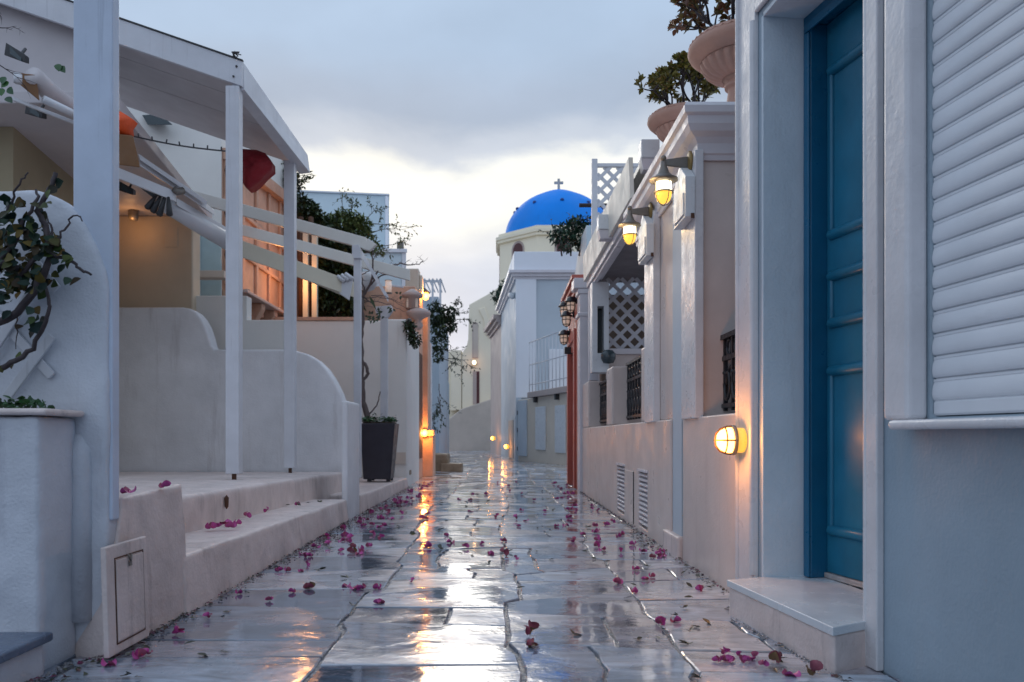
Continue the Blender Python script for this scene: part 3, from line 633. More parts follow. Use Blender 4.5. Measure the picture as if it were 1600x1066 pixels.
# ------------------------------------------------------------------ urns with jade plants
def urn(loc, rad, label):
    r = thing('terracotta_urn', label, 'urn', loc, 'terracotta urns on the cornice'); L0 = r.location; k = rad
    MB().lathe([(0.46 * k, 0), (0.46 * k, 0.24 * k), (0.42 * k, 0.26 * k), (0.34 * k, 0.36 * k), (0.275 * k, 0.58 * k), (0.25 * k, 0.76 * k), (0.27 * k, 0.80 * k), (0.31 * k, 0.81 * k), (0.32 * k, 0.87 * k), (0.28 * k, 0.90 * k), (0.28 * k, 0.94 * k), (0.36 * k, 0.98 * k)], L0, 36).build('foot', M['terracotta'], r, )
    MB().lathe([(0.36 * k, 0.981 * k), (0.46 * k, 1.00 * k), (0.60 * k, 1.06 * k), (0.70 * k, 1.15 * k), (0.76 * k, 1.26 * k), (0.765 * k, 1.30 * k)], L0, 168, flute=(1, 4, 24, 0.10)).build('bowl', M['terracotta'], r)
    MB().lathe([(0.74 * k, 1.301 * k), (0.84 * k, 1.34 * k), (0.96 * k, 1.45 * k), (1.0 * k, 1.53 * k), (0.97 * k, 1.63 * k), (0.90 * k, 1.70 * k), (0.82 * k, 1.725 * k), (0.80 * k, 1.68 * k), (0.80 * k, 1.56 * k)], L0, 72).build('rim', M['terracotta'], r)
    sc = MB()
    for j in range(40):
        t0 = 2 * math.pi * j / 40; t1 = 2 * math.pi * (j + 1) / 40
        sc.tube([L0 + Vector((0.975 * k * math.cos(t0 + (t1 - t0) * f), 0.975 * k * math.sin(t0 + (t1 - t0) * f), k * (1.64 - 0.04 * math.sin(math.pi * f)))) for f in (0, .25, .5, .75, 1)], 0.010 * k, 5)
    sc.build('scalloped_edge', M['terracotta'], r)
    MB().lathe([(0.0, 1.65 * k), (0.80 * k, 1.647 * k)], L0, 24).build('soil', M['soil'], r)
    return r
def jade(loc, w, h, label, leafm, seed):
    random.seed(seed)
    r = thing('jade_plant', label, 'plant', loc, None); L0 = r.location
    br = MB(); lf = MB(); tips = []
    def grow(p, d, ln, rad, lev):
        pts = [p]; q = p.copy(); dd = d.copy()
        for i in range(4):
            dd = (dd + rdir() * 0.22 + Vector((0, 0, 0.08))).normalized(); q = q + dd * ln / 4; pts.append(q.copy())
        br.tube(pts, [rad * (1 - 0.1 * i) for i in range(5)], 6)
        if lev == 0: tips.append((q, dd)); return
        for k in range(random.choice((2, 3, 3))):
            grow(q, (dd * 0.8 + rdir() * 0.75 + Vector((0, 0, 0.10))).normalized(), ln * rnd(0.6, 0.85), rad * 0.66, lev - 1)
        if lev == 1: tips.append((q, dd))
    for i in range(7):
        a = 2 * math.pi * i / 7 + rnd(-.3, .3); o = Vector((math.cos(a), math.sin(a), 0))
        grow(L0 + o * w * 0.10, (o * rnd(0.35, 1.0) + Vector((0, 0, rnd(0.6, 1.0)))).normalized(), h * rnd(0.28, 0.38), w * 0.026, 3)
    for q, d in tips:
        for k in range(11):
            dd = (d * 0.7 + rdir()).normalized()
            lf.leaf(q - d * rnd(0, .03) + dd * 0.004, dd, Vector((0, 0, 1)) + rdir() * 0.5, rnd(0.038, 0.058) * (w / 0.6), rnd(0.024, 0.034) * (w / 0.6), -0.12, True)
    br.build('branches', M['darkbark'], r); lf.build('foliage', leafm, r, fixn=False)
    return r
UR1, UR2 = 0.36, 0.312
urn((1.655, 5.46, 2.935), UR1, 'large terracotta urn with fluted bowl, nearest the camera on the cornice')
urn((1.600, 6.94, 2.935 + 0.17), UR2, 'terracotta urn farther back on the cornice, behind the moulded corner')
MB().box(1.32, 1.88, 6.66, 7.22, 2.9355, 3.1045).build('plinth_block', M['cornice'], ch, bevel=0.008)
jade((1.655, 5.46, 2.935 + UR1 * 1.64), 0.66, 0.66, 'reddish jade plant growing in the nearest terracotta urn', M['jadered'], 11)
jade((1.600, 6.94, 3.105 + UR2 * 1.64), 0.60, 0.54, 'green jade plant in the farther terracotta urn, against the sky', M['jade'], 23)
random.seed(5)

# ------------------------------------------------------------------ canopy over the terrace
cn = thing('terrace_canopy', 'white canopy with cream fascia sloping away over the lattice terrace', 'canopy', (1.3, 9, 3.0))
MB().hexa([(1.215, 7.42, 3.06), (1.255, 7.42, 3.06), (1.255, 11.5, 3.07), (1.215, 11.5, 3.07), (1.20, 7.42, 3.44), (1.24, 7.42, 3.44), (1.24, 11.5, 3.44), (1.20, 11.5, 3.44)]).build('fascia', M['valance'], cn, bevel=0.004)
MB().box(1.2565, 1.40, 7.105, 11.5, 2.98, 3.075).box(1.285, 1.34, 7.105, 11.5, 2.94, 2.979).build('beam', M['cornice'], cn, bevel=0.006)
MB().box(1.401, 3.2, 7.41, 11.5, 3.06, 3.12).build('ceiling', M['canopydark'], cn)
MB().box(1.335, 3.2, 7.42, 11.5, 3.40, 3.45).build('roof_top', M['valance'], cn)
MB().box(1.27, 1.40, 11.30, 11.42, 1.64, 2.939).build('post', M['latticewood'], cn, bevel=0.005)

def lattice_bars(mb, x0, x1, z0, z1, y, step, wd, th):
    for sgn, yy in ((1, y), (-1, y + th + 0.001)):
        c = -(z1 - z0) if sgn > 0 else 0
        span = (x1 - x0) + (z1 - z0); k = -(z1 - z0)
        while k < (x1 - x0) + 0.001:
            # line x = x0 + k + t , z = z0 + t  (or mirrored)
            t0 = max(0, -k); t1 = min(z1 - z0, (x1 - x0) - k)
            if t1 - t0 > 0.04:
                pts = [(x0 + k + t0, z0 + t0), (x0 + k + t1, z0 + t1)]
                if sgn < 0: pts = [(x0 + x1 - a, bz) for a, bz in pts]
                (ax_, az), (bx_, bz) = pts
                d = Vector((bx_ - ax_, 0, bz - az)).normalized(); nrm = Vector((-d.z, 0, d.x)) * wd / 2
                Pa, Pb = Vector((ax_, yy, az)), Vector((bx_, yy, bz)); Yv = Vector((0, th, 0))
                mb.hexa([Pa - nrm, Pb - nrm, Pb - nrm + Yv, Pa - nrm + Yv, Pa + nrm, Pb + nrm, Pb + nrm + Yv, Pa + nrm + Yv])
            k += step
    return mb
lt = thing('roof_lattice', 'white diagonal lattice screen standing on the canopy roof against the sky', 'lattice screen', (1.6, 11.3, 3.45))
zt = za(256, 11.3)
MB().box(1.305, 1.385, 11.26, 11.34, 3.4505, zt + 0.06).box(1.386, 2.3, 11.27, 11.33, zt - 0.05, zt).box(2.22, 2.30, 11.26, 11.34, 3.4505, zt - 0.051).build('frame', M['latticewood'], lt, bevel=0.006)
lattice_bars(MB(), 1.386, 2.22, 3.47, zt - 0.05, 11.285, 0.185, 0.05, 0.012).build('lattice', M['latticewood'], lt)
tl_ = thing('terrace_lattice', 'lattice panel above a low wall at the far end of the terrace, beneath the canopy', 'lattice screen', (1.9, 11.2, 0.95))
MB().box(1.50, 3.0, 11.05, 11.25, 0.941, 1.98).build('low_wall', M['pink'], tl_)
MB().box(1.46, 3.0, 11.0, 11.28, 1.981, 2.06).build('ledge', M['cornice'], tl_, bevel=0.01)
lattice_bars(MB(), 1.47, 2.9, 2.061, 3.05, 11.12, 0.20, 0.05, 0.012).build('lattice', M['latticewood'], tl_)
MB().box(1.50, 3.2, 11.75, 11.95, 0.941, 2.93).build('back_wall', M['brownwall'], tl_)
cb = thing('white_cabinet', 'white hanging cabinet with a tall dark slot beside the terrace lattice', 'cabinet', (1.36, 10.9, 1.72))
MB().wall(lambda s, k, z: Vector((s, 10.86 + k, z)), 1.262, 1.49, 1.72, 2.95, 0, 0.28, [(1.335, 1.425, 1.98, 2.62)]).build('case', M['whitebox'], cb, bevel=0.005)
MB().box(1.33, 1.43, 11.10, 11.12, 1.97, 2.63).build('slot', M['darkglass'], cb)
MB().lathe([(0.0, -0.10), (0.07, -0.09), (0.10, -0.03), (0.10, 0.03), (0.06, 0.08), (0, 0.09)], (1.46, 10.7, 1.92), 18).build('glass_globe', M['darkglass'], cb)

def floodlight(loc, label, w=0.17):
    r = thing('floodlight', label, 'floodlight', loc); L0 = r.location
    MB().box(L0.x - w / 2, L0.x + w / 2, L0.y - 0.05, L0.y + 0.12, L0.z, L0.z + w).build('housing', M['whitebox'], r, bevel=0.008)
    MB().hexa([L0 + Vector(p) for p in ((-w * .35, -.02, -w * .6), (w * .45, -.02, -w * .6), (w * .45, .12, -w * .6), (-w * .35, .12, -w * .6), (-w * .5, -.04, -0.002), (w * .6, -.04, -0.002), (w * .6, .12, -0.002), (-w * .5, .12, -0.002))]).build('bracket', M['cornice'], r, bevel=0.006)
    return r
floodlight(pt(946, 360, 8.9), 'white box floodlight on the lower end of the canopy fascia', 0.165)
floodlight(pt(1015, 249, 7.4), 'white box floodlight above the farther lantern, beside the urn', 0.17)
cbl = MB().tube([pt(905, 321, 11.6), pt(948, 321, 11.6)], 0.03, 8).build('wooden_pole', M['darkbark'])
tag(cbl, 'short dark pole sticking out from the roof lattice before the dome', 'pole')

# ------------------------------------------------------------------ red house
rh = thing('red_house', 'narrow red painted house front with cornice past the lattice terrace', 'house', (1.4, 13.3, 0))
MB().wall(TR, 12.45, 14.6, -0.02, 3.30, 0.0, 0.26, [(13.3, 14.3, -0.02, 2.3)]).build('wall', M['red'], rh, bevel=0.01)
MB().box(XR - 0.05, XR, 12.45, 14.6, 3.14, 3.22).box(XR - 0.09, XR, 12.42, 14.62, 3.221, 3.30).box(XR - 0.13, XR + 0.30, 12.40, 14.64, 3.301, 3.36).build('cornice', M['red'], rh, bevel=0.006)
MB().box(XR - 0.03, XR, 13.10, 13.29, 0, 2.45).box(XR - 0.03, XR, 14.31, 14.5, 0, 2.45).box(XR - 0.03, XR, 13.10, 14.5, 2.451, 2.62).build('door_surround', M['red'], rh, bevel=0.006)
MB().box(XR + 0.10, XR + 0.15, 13.3, 14.3, 0, 2.3).build('door', M['reddark'], rh)
MB().box(XR - 0.04, XR + 0.28, 12.07, 12.44, -0.02, 3.0).build('pilaster', M['cornice'], rh, bevel=0.01)
MB().box(XR - 0.07, XR + 0.30, 12.06, 12.441, 2.66, 2.72).build('capital_band', M['cornice'], rh, bevel=0.012)
MB().box(XR - 0.07, XR + 0.30, 12.06, 12.441, 3.0, 3.08).box(XR - 0.13, XR + 0.33, 12.05, 12.441, 3.081, 3.24).build('capital', M['cornice'], rh, bevel=0.012)
MB().prism([(12.5, 3.361), (14.5, 3.361), (14.5, 3.75), (13.4, 4.15), (12.5, 4.15)], TYZ, 1.36, 1.50).build('parapet', M['paleblue'], rh, bevel=0.01)
def black_lantern(px, py, Y, label):
    r = thing('black_lantern', label, 'wall lamp', pt(px, py, Y), 'black lanterns on the red house front'); L0 = r.location
    MB().lathe([(0.0, 0.135), (0.03, 0.13), (0.07, 0.10), (0.085, 0.06), (0.105, 0.05), (0.105, 0.035), (0.08, 0.03)], L0, 18).build('hood', M['lampblack'], r)
    MB().lathe([(0.068, 0.0295), (0.066, -0.06), (0.05, -0.105), (0.025, -0.125), (0, -0.13)], L0, 16).build('glass', M['dimglass'], r)
    g_ = MB()
    for a in (0.3, 1.35, 2.4, 3.45, 4.5, 5.55):
        g_.tube([L0 + Vector((q * math.cos(a), q * math.sin(a), z)) for q, z in ((0.074, 0.03), (0.073, -0.06), (0.055, -0.11), (0.0, -0.14))], 0.006, 5)
    for q, z in ((0.076, -0.02), (0.060, -0.10)):
        g_.tube([L0 + Vector((q * math.cos(t), q * math.sin(t), z)) for t in [k * math.pi / 9 for k in range(19)]], 0.007, 5)
    g_.build('guard', M['lampblack'], r)
    wx = XR - L0.x
    MB().tube([L0 + Vector((0, 0, 0.09)), L0 + Vector((wx * 0.6, 0, 0.11)), L0 + Vector((wx, 0, 0.08))], 0.018, 8).lathe([(0.07, 0), (0.07, 0.02), (0.0, 0.03)], L0 + Vector((wx, 0, 0.08)), 14, T=lambda q: Vector((-q.z, q.x, q.y))).build('arm', M['lampblack'], r)
    return r
black_lantern(892, 476, 12.9, 'black lantern highest of the cluster, against the red cornice')
black_lantern(881.5, 483, 13.9, 'black lantern leftmost of the upper cluster on the red house')
black_lantern(885, 498, 13.4, 'black lantern lowest of the upper three on the red house')
black_lantern(881, 527, 14.2, 'black lantern hanging alone below the others, above the small black box')
bx = MB().box(*(lambda p: (p.x - 0.045, p.x + 0.10, p.y - 0.05, p.y + 0.05, p.z - 0.06, p.z + 0.06))(pt(886, 548, 14.0))).build('speaker_box', M['lampblack'], bevel=0.006)
tag(bx, 'small black box fixed on the red wall below the lone lantern', 'speaker')

# ================================================================== FAR RIGHT
FA = Vector((0.60, 28.0, 0)); FU = Vector((-0.51, 8.0, 0)).normalized(); FK = Vector((8.0, 0.51, 0)).normalized()
def TF(s, k, z): return FA + FU * s + FK * k + Vector((0, 0, z))
wh = thing('balcony_house', 'tall white house with a grey blue wall, moulded cornice and small balcony', 'house', (1.8, 26, 0))
def base_poly(): return [(0.60, 28.0), (6.0, 28.0), (6.0, 36.2), (0.09, 36.2)]
MB().prism(base_poly(), TXY, -0.02, za(437, 28)).build('wall', M['greyblue'], wh)
# corner pilaster, front and flank
MB().box(0.58, xa(838, 27.94), 27.92, 27.999, 2.2, za(437, 28)).build('pilaster', M['brightwhite'], wh, bevel=0.01)
MB().box(0.58, xa(815, 27.94), 27.92, 27.999, 0, 2.199).build('pilaster', M['greyblue'], wh, bevel=0.01)
zc0, zc1, zc2 = za(437, 28), za(424, 28), za(394, 28)
co = MB()
for i, (za_, zb_, of) in enumerate(((zc0, zc0 + .09, .08), (zc0 + .091, zc0 + .2, .16), (zc0 + .201, zc1, .26))):
    co.prism([(0.60 - of, 28 - of), (6.0, 28 - of), (6.0, 36.3), (0.09 - of, 36.3)], TXY, za_, zb_)
co.build('cornice', M['cornice'], wh)
MB().prism([(0.52, 27.92), (6, 27.92), (6, 36.2), (0.05, 36.2)], TXY, zc1 + 0.001, zc2).build('parapet', M['brightwhite'], wh, bevel=0.02)
# lower storey coming forward under the balcony
lo = MB().prism([(0.66, 27.90), (2.07, 23.0), (4.5, 23.0), (4.5, 27.90)], TXY, -0.02, 2.12).build('lower_storey', M['beigewall'], wh, bevel=0.02)
dv = Vector((1.41, -4.9, 0)).normalized(); kv = Vector((4.9, 1.41, 0)).normalized()
def TL(s, k, z): return Vector((0.66, 27.90, 0)) + dv * s + kv * k + Vector((0, 0, z))
MB().box(1.5, 5.2, -0.16, 0.5, 2.121, 2.30, TL).build('balcony_slab', M['mauve'], wh, bevel=0.01)
for s in (2.0, 4.0): MB().box(s, s + 0.12, -0.12, 0, 1.95, 2.12, TL).build('bracket', M['gutter'], wh)
rl = MB()
for s in [1.5 + 0.32 * i for i in range(12)]: rl.tube([TL(s, -0.08, 2.301), TL(s, -0.08, 3.95)], 0.014, 5)
for z in (2.55, 3.2, 3.95): rl.tube([TL(1.5, -0.08, z), TL(5.2, -0.08, z)], 0.018, 5)
rl.build('railing', M['wood'], wh)
MB().box(xa(858, 27.95), xa(892, 27.95), 27.93, 27.998, 2.31, 3.9).build('balcony_door', M['brightwhite'], wh, bevel=0.02)
MB().box(0.12, 1.05, -0.05, -0.002, 0.18, 2.08, TL).build('door', M['greyblue'], wh, bevel=0.01)
for z in (0.35, 1.0, 1.6): MB().box(0.06, 0.11, -0.06, -0.002, z, z + 0.14, TL).build('hinge', M['gutter'], wh)
b1 = MB().box(2.0, 2.95, -0.05, -0.003, 0.42, 1.80, TL).build('board', M['whitebox'], bevel=0.01); tag(b1, 'white board leaning on the beige wall under the balcony railing, fully visible', 'board')
b2 = MB().box(3.85, 4.7, -0.05, -0.003, 0.36, 1.78, TL).build('board', M['whitebox'], bevel=0.01); tag(b2, 'white board on the beige wall half hidden behind the red house edge', 'board')
# flank : windows, doors
MB().box(0.25, 7.4, -0.02, -0.001, 0.0, 1.55, TF).build('plinth', M['greyblue'], wh)
MB().box(0.9, 3.1, -0.05, -0.021, 0.05, 1.45, TF).build('door', M['plinth'], wh)
cam_ = thing('security_camera', 'small white dome camera under the white house cornice', 'camera', pt(800, 461, 28.6))
c0 = cam_.location
MB().lathe([(0.0, -0.16), (0.09, -0.13), (0.12, -0.05), (0.12, 0.06), (0.0, 0.08)], c0, 14).build('dome', M['whitebox'], cam_)
MB().tube([c0 + Vector((0, 0, 0.04)), c0 + Vector((0.14, 0.3, 0.10))], 0.05, 8).build('bracket', M['whitebox'], cam_)
# the next house along
mh = thing('mauve_house', 'narrow mauve house with stepped cornice between white house and church', 'house', (0, 38.5, 0))
MB().prism([(0.09, 36.25), (4, 36.4), (4, 41.2), (-0.44, 41.2)], TXY, -0.02, 5.9).build('wall', M['mauve'], mh)
for z0, z1, of in ((5.9, 6.05, .1), (6.051, 6.2, .22), (6.201, 6.38, .36)):
    MB().prism([(0.09 - of, 36.26), (4, 36.4), (4, 41.3), (-0.44 - of, 41.3)], TXY, z0, z1).build('cornice', M['mauve'], mh)
MB().prism([(0.02, 36.9), (0.10, 36.9), (-0.13, 39.6), (-0.21, 39.6)], TXY, 0.0, 1.5).build('door', M['plinth'], mh)
MB().prism([(0.0, 37.2), (0.1, 37.2), (-0.1, 39.2), (-0.2, 39.2)], TXY, 3.4, 5.2).build('window', M['plinth'], mh)
bulkhead((TF(2.2, -0.1, 0).x, TF(2.2, -0.1, 0).y, za(698, 30.2)), (-1, -0.3, 0), 'small glowing amber wall lamp low on the white balcony house', M['glowfar'], 5.0, 1.25, 'small lamps low on the far walls', False)
bulkhead((-0.20, 37.8, za(685, 37.8)), (-1, -0.3, 0), 'small glowing amber wall lamp low on the mauve house', M['glowfar'], 5.0, 1.4, 'small lamps low on the far walls', False)

# ================================================================== CHURCH
cu = thing('church', 'cream church with a bright blue dome and arched windows at the end of the street', 'church', (1, 50, 0))
YC = 48.0
def cp_(px, py): return (xa(px, YC), za(py, YC))
left = [cp_(699, 704), cp_(722, 704), cp_(722, 560), cp_(724, 549), cp_(729, 541), cp_(732, 530), cp_(733, 478)]
poly = [cp_(722, 704), cp_(722, 556), cp_(724, 548), cp_(729, 541), cp_(731.5, 530), cp_(733, 476), cp_(760, 461), cp_(800, 436), cp_(900, 436), cp_(900, 704)]
MB().prism(poly, TXZ, YC, YC + 8).build('body', M['church'], cu, bevel=0.05)
MB().prism([cp_(698, 704), cp_(698, 548), cp_(721.5, 547), cp_(721.5, 704)], TXZ, YC + 0.4, YC + 5).build('annex', M['church'], cu, bevel=0.05)
MB().prism([cp_(697, 706), cp_(697, 660), cp_(721, 640), cp_(775, 622), cp_(775, 706)], TXZ, YC - 0.7, YC - 0.01).build('plinth', M['plinth'], cu, bevel=0.05)
MB().prism([cp_(704, 642), cp_(704, 547), cp_(721, 547), cp_(721, 641)], TXZ, YC + 0.05, YC + 0.39).build('annex_panel', M['church'], cu, bevel=0.03)
# raised moulding on the gable
def arch(x0, x1, z0, z1, n=10):
    r = (x1 - x0) / 2; cxm = (x0 + x1) / 2
    return [(x0, z0), (x1, z0)] + [(cxm + r * math.cos(t), z1 - r + r * math.sin(t)) for t in [math.pi * i / n for i in range(n + 1)]]
x0, zb = cp_(738, 560); x1, zt = cp_(747, 510)
wn = MB().prism(arch(x0, x1, zb, zt + 0.25), TXZ, YC - 0.03, YC - 0.005).build('window', M['mauve'], cu)
MB().prism(arch(x0 + 0.06, x1, zb + 0.05, zt + 0.16), TXZ, YC - 0.04, YC - 0.031).build('pane', M['plinth'], wn)
xd0, zd0 = cp_(739, 632); xd1, zd1 = cp_(749, 580)
dr = MB().box(xd0, xd1, YC - 0.04, YC - 0.005, zd0, zd1).build('door', M['mauve'], cu)
MB().box(xd0 + 0.22, xd1, YC - 0.05, YC - 0.041, zd0, zd1 - 0.04).build('door_leaf', M['maroon'], dr)
for px0, px1, py0, py1 in ((745, 757, 486, 480), ):
    MB().prism([cp_(748, 484), cp_(757, 480), cp_(766, 505), cp_(768, 530), cp_(758, 522), cp_(756, 500)], TXZ, YC - 0.08, YC - 0.004).build('buttress', M['church'], cu, bevel=0.03)
# drum and dome
DY = 58.0; s_ = DY / F
dcx = xa(873, DY); dR = 84.5 * s_; zb_ = za(379, DY); zap = za(299, DY)
ap = 92 * s_; oR = ap / math.cos(math.pi / 8)
octo = lambda r: [(dcx + r * math.cos(math.pi / 8 + i * math.pi / 4), DY + r * math.sin(math.pi / 8 + i * math.pi / 4)) for i in range(8)]
MB().prism(octo(oR), TXY, 6.0, zb_ - 0.55).build('drum', M['church'], cu, bevel=0.04)
MB().prism(octo(oR * 1.045), TXY, zb_ - 0.549, zb_ - 0.35).prism(octo(oR * 1.065), TXY, zb_ - 0.349, zb_ - 0.1).prism(octo(oR * 1.02), TXY, zb_ - 0.099, zb_ + 0.12).build('drum_cornice', M['church'], cu, bevel=0.03)
for i in (4, 5, 6, 7, 3):
    a = math.pi / 4 * i + math.pi / 4 * 0; nrm = Vector((math.cos(a), math.sin(a), 0)); tg = Vector((-nrm.y, nrm.x, 0)); cc = Vector((dcx, DY, 0)) + nrm * ap
    sh_ = arch(-0.45, 0.45, zb_ - 4.0, zb_ - 0.78)
    wv = MB().prism(sh_, lambda u, v, w_: cc + tg * u + nrm * w_ + Vector((0, 0, v)), -0.02, 0.035).build('drum_window', M['maroon'], cu)
    MB().prism(arch(-0.60, 0.60, zb_ - 4.0, zb_ - 0.63), lambda u, v, w_: cc + tg * u + nrm * w_ + Vector((0, 0, v)), -0.02, 0.018).build('frame', M['mauve'], wv)
H = zap - zb_
prof = []
for i in range(25):
    t = i / 24 * math.pi / 2; r = dR * math.cos(t); z = H * 0.93 * math.sin(t)
    z += H * 0.07 * max(0, 1 - r / (dR * 0.42)) ** 1.3
    prof.append((max(r, 0.001), zb_ + 0.12 + z))
prof[-1] = (0.02, prof[-1][1])
dome = MB().lathe(prof, (dcx, DY, 0), 64).build('dome', M['dome'], cu)
for a in [R(198 + 36 * i) for i in range(5)] + [R(180), R(360)]:
    t = R(36); p = Vector((dcx + dR * math.cos(t) * math.cos(a), DY + dR * math.cos(t) * math.sin(a), zb_ + 0.12 + H * 0.93 * math.sin(t)))
    MB().lathe([(0.0, -0.1), (0.11, -0.06), (0.14, 0.04), (0.09, 0.11), (0, 0.14)], p, 10).build('dome_knob', M['domeknob'], dome)
zx = zap + 0.1
MB().box(dcx - 0.09, dcx + 0.09, DY - 0.09, DY + 0.09, zx - 0.2, zx + 0.80).box(dcx - 0.33, dcx - 0.091, DY - 0.08, DY + 0.08, zx + 0.42, zx + 0.60).box(dcx + 0.091, dcx + 0.33, DY - 0.08, DY + 0.08, zx + 0.42, zx + 0.60).build('cross', M['stonecross'], cu, bevel=0.025)
bulkhead((xa(741, YC), YC - 0.02, za(567, YC)), (0, -1, 0), 'small white lit lamp above the church door', M['glowwhite'], 1.5, 2.0, None, False)

# ------------------------------------------------------------------ foliage helper
def blob_foliage(mb, c, r, n, L, fn=None):
    c = Vector(c)
    for _ in range(n):
        d = rdir(); rad = rnd(0.25, 1.0) ** 0.5
        p = c + Vector((d.x * r[0], d.y * r[1], d.z * r[2])) * rad
        if fn and not fn(p): continue
        dd = (d * 0.5 + rdir()).normalized()
        mb.leaf(p, dd, Vector((0, 0, 1)) + rdir() * 0.6, L * rnd(0.7, 1.3), L * rnd(0.45, 0.65), rnd(0.05, 0.4))
def twig(mb, p, d, ln, rad, lev=2, grav=0.0, lf=None, lfL=0.1):
    pts = [p]; q = p.copy(); dd = d.normalized()
    for i in range(6):
        dd = (dd + rdir() * 0.22 + Vector((0, 0, -grav))).normalized(); q = q + dd * ln / 6; pts.append(q.copy())
        if lf is not None and rnd(0, 1) < 0.7:
            e = (dd + rdir()).normalized(); lf.leaf(q, e, Vector((0, 0, 1)) + rdir() * .4, lfL * rnd(.6, 1.2), lfL * .5)
    mb.tube(pts, [rad * (1 - 0.14 * i) for i in range(7)], 5)
    if lev > 0:
        for i in (2, 3, 4, 5):
            if rnd(0, 1) < 0.75: twig(mb, pts[i], (dd + rdir() * 1.1).normalized(), ln * rnd(0.4, 0.65), rad * 0.55, lev - 1, grav, lf, lfL)
def shrub(name, label, cat, base, clumps, leafL, n, leafm, trunk=True, twigs=None):
    r = thing(name, label, cat, base); lf = MB(); br = MB(); B = Vector(base)
    for c, rr in clumps:
        blob_foliage(lf, c, rr, int(n * rr[0] * rr[2]), leafL)
        if trunk: br.tube([B, B.lerp(Vector(c), 0.5) + rdir() * 0.05, Vector(c)], [leafL * 0.5, leafL * 0.35, leafL * 0.15], 6)
    for t in (twigs or []): twig(br, Vector(t[0]), Vector(t[1]), t[2], t[3], t[4], t[5], lf, leafL * 0.8)
    lf.build('foliage', leafm, r, fixn=False); br.build('branches', M['bark'], r)
    return r
Yt = 13.4
shrub('roof_shrub', 'dark glossy shrub on the red house roof in front of the blue dome', 'shrub', pt(900, 412, Yt),
      [(pt(px, py, Yt + dy_), (0.16, 0.16, 0.12)) for px, py, dy_ in ((880, 362, 0), (872, 372, .1), (895, 355, .1), (905, 372, 0), (916, 360, .1), (925, 350, .2), (890, 380, 0), (915, 385, .1), (930, 375, .2), (902, 350, .3))], 0.085, 6000, M['citrus'], trunk=False,
      twigs=[(pt(x, 400, Yt + .1), (d, 0, 1), .55, .016, 1, 0) for x, d in ((878, -.2), (892, .1), (905, 0), (915, .2))])
Yt = 41.5
shrub('roof_plant', 'small leafy plant on the mauve house roof beside the church', 'shrub', pt(782, 478, Yt),
      [(pt(px, py, Yt), (0.30, 0.3, 0.28)) for px, py in ((786, 455, ), (782, 464), (776, 462), (788, 448), (783, 472))], 0.20, 700, M['citrus'])

# ================================================================== LEFT SIDE, near : planter wall, shouldered wall, tall post
pw = thing('planter_wall', 'rough blue white wall with rounded shoulder and raised planting bed at left edge', 'wall', (-1.9, 3.0, 0))
MB().box(-4.2, -1.65, 2.87, 3.13, -0.02, 0.925).build('planter_front', M['whiterough'], pw, voxel=0.016, lumpy=0.016)
MB().box(-4.2, -1.615, 2.85, 3.125, 0.9255, 0.950).build('ledge', M['step'], pw, bevel=0.012, seg=3, lumpy=0.010)
sp = [(-4.2, -0.02)]
def wp(px, py, Y=3.16): return (xa(px, Y), za(py, Y))
sp += [(-1.535, -0.02), (-1.535, wp(0, 455)[1]), (-1.540, wp(168, 430)[1]), wp(160, 400), wp(150, 377), wp(137, 352), wp(120, 329), wp(103, 314), wp(85, 305), wp(60, 300), (-4.2, wp(0, 300)[1])]
MB().prism(sp, TXZ, 3.13, 3.225).build('shouldered_wall', M['whiterough'], pw, voxel=0.014, lumpy=0.016)
MB().tube([(xa(124, 3.12), 3.135, 0.13), (xa(124, 3.12), 3.135, 0.74), (xa(122, 3.12), 3.14, 0.79), (xa(116, 3.12), 3.155, 0.83), (xa(105, 3.12), 3.17, 0.845)], [0.046, 0.046, 0.045, 0.042, 0.03], 16).build('plastered_pipe', M['whiterough'], pw, lumpy=0.010)
st = thing('stone_bench', 'dark blue wet stone slab on a rough base at the lower left corner', 'bench', (-2.2, 2.3, 0))
MB().box(-4, -1.625, 1.2, 2.868, -0.02, 0.118).build('base', M['whiterough'], st, voxel=0.016, lumpy=0.016)
MB().box(-4, -1.598, 1.2, 2.868, 0.119, 0.150).build('slab', M['bluestone'], st, bevel=0.008, seg=3, lumpy=0.008)
tpst = MB().box(xa(114, 3.15), -1.522, 3.150, 3.208, 0.52, 4.3).build('tall_post', M['postblue'], bevel=0.006, seg=3)
tag(tpst, 'thick weathered white wooden post rising out of the frame at left', 'post')
# trellis of two crossed laths
tr = MB()
def lath(a, b_, y, wd=0.036):
    Pa, Pb = pt(*a, y), pt(*b_, y); d = (Pb - Pa).normalized(); nr = d.cross(Vector((0, 1, 0))) * wd / 2; Yv = Vector((0, 0.012, 0))
    tr.hexa([Pa - nr, Pb - nr, Pb - nr + Yv, Pa - nr + Yv, Pa + nr, Pb + nr, Pb + nr + Yv, Pa + nr + Yv])
lath((8, 622), (80, 525), 3.095); lath((80, 588), (-20, 478), 3.109); lath((-40, 590), (70, 420), 3.095); lath((88, 452), (-10, 330), 3.109)
tag(tr.build('trellis', M['wood'], bevel=0.003), 'white crossed wooden laths behind the climbing plant at left', 'trellis')
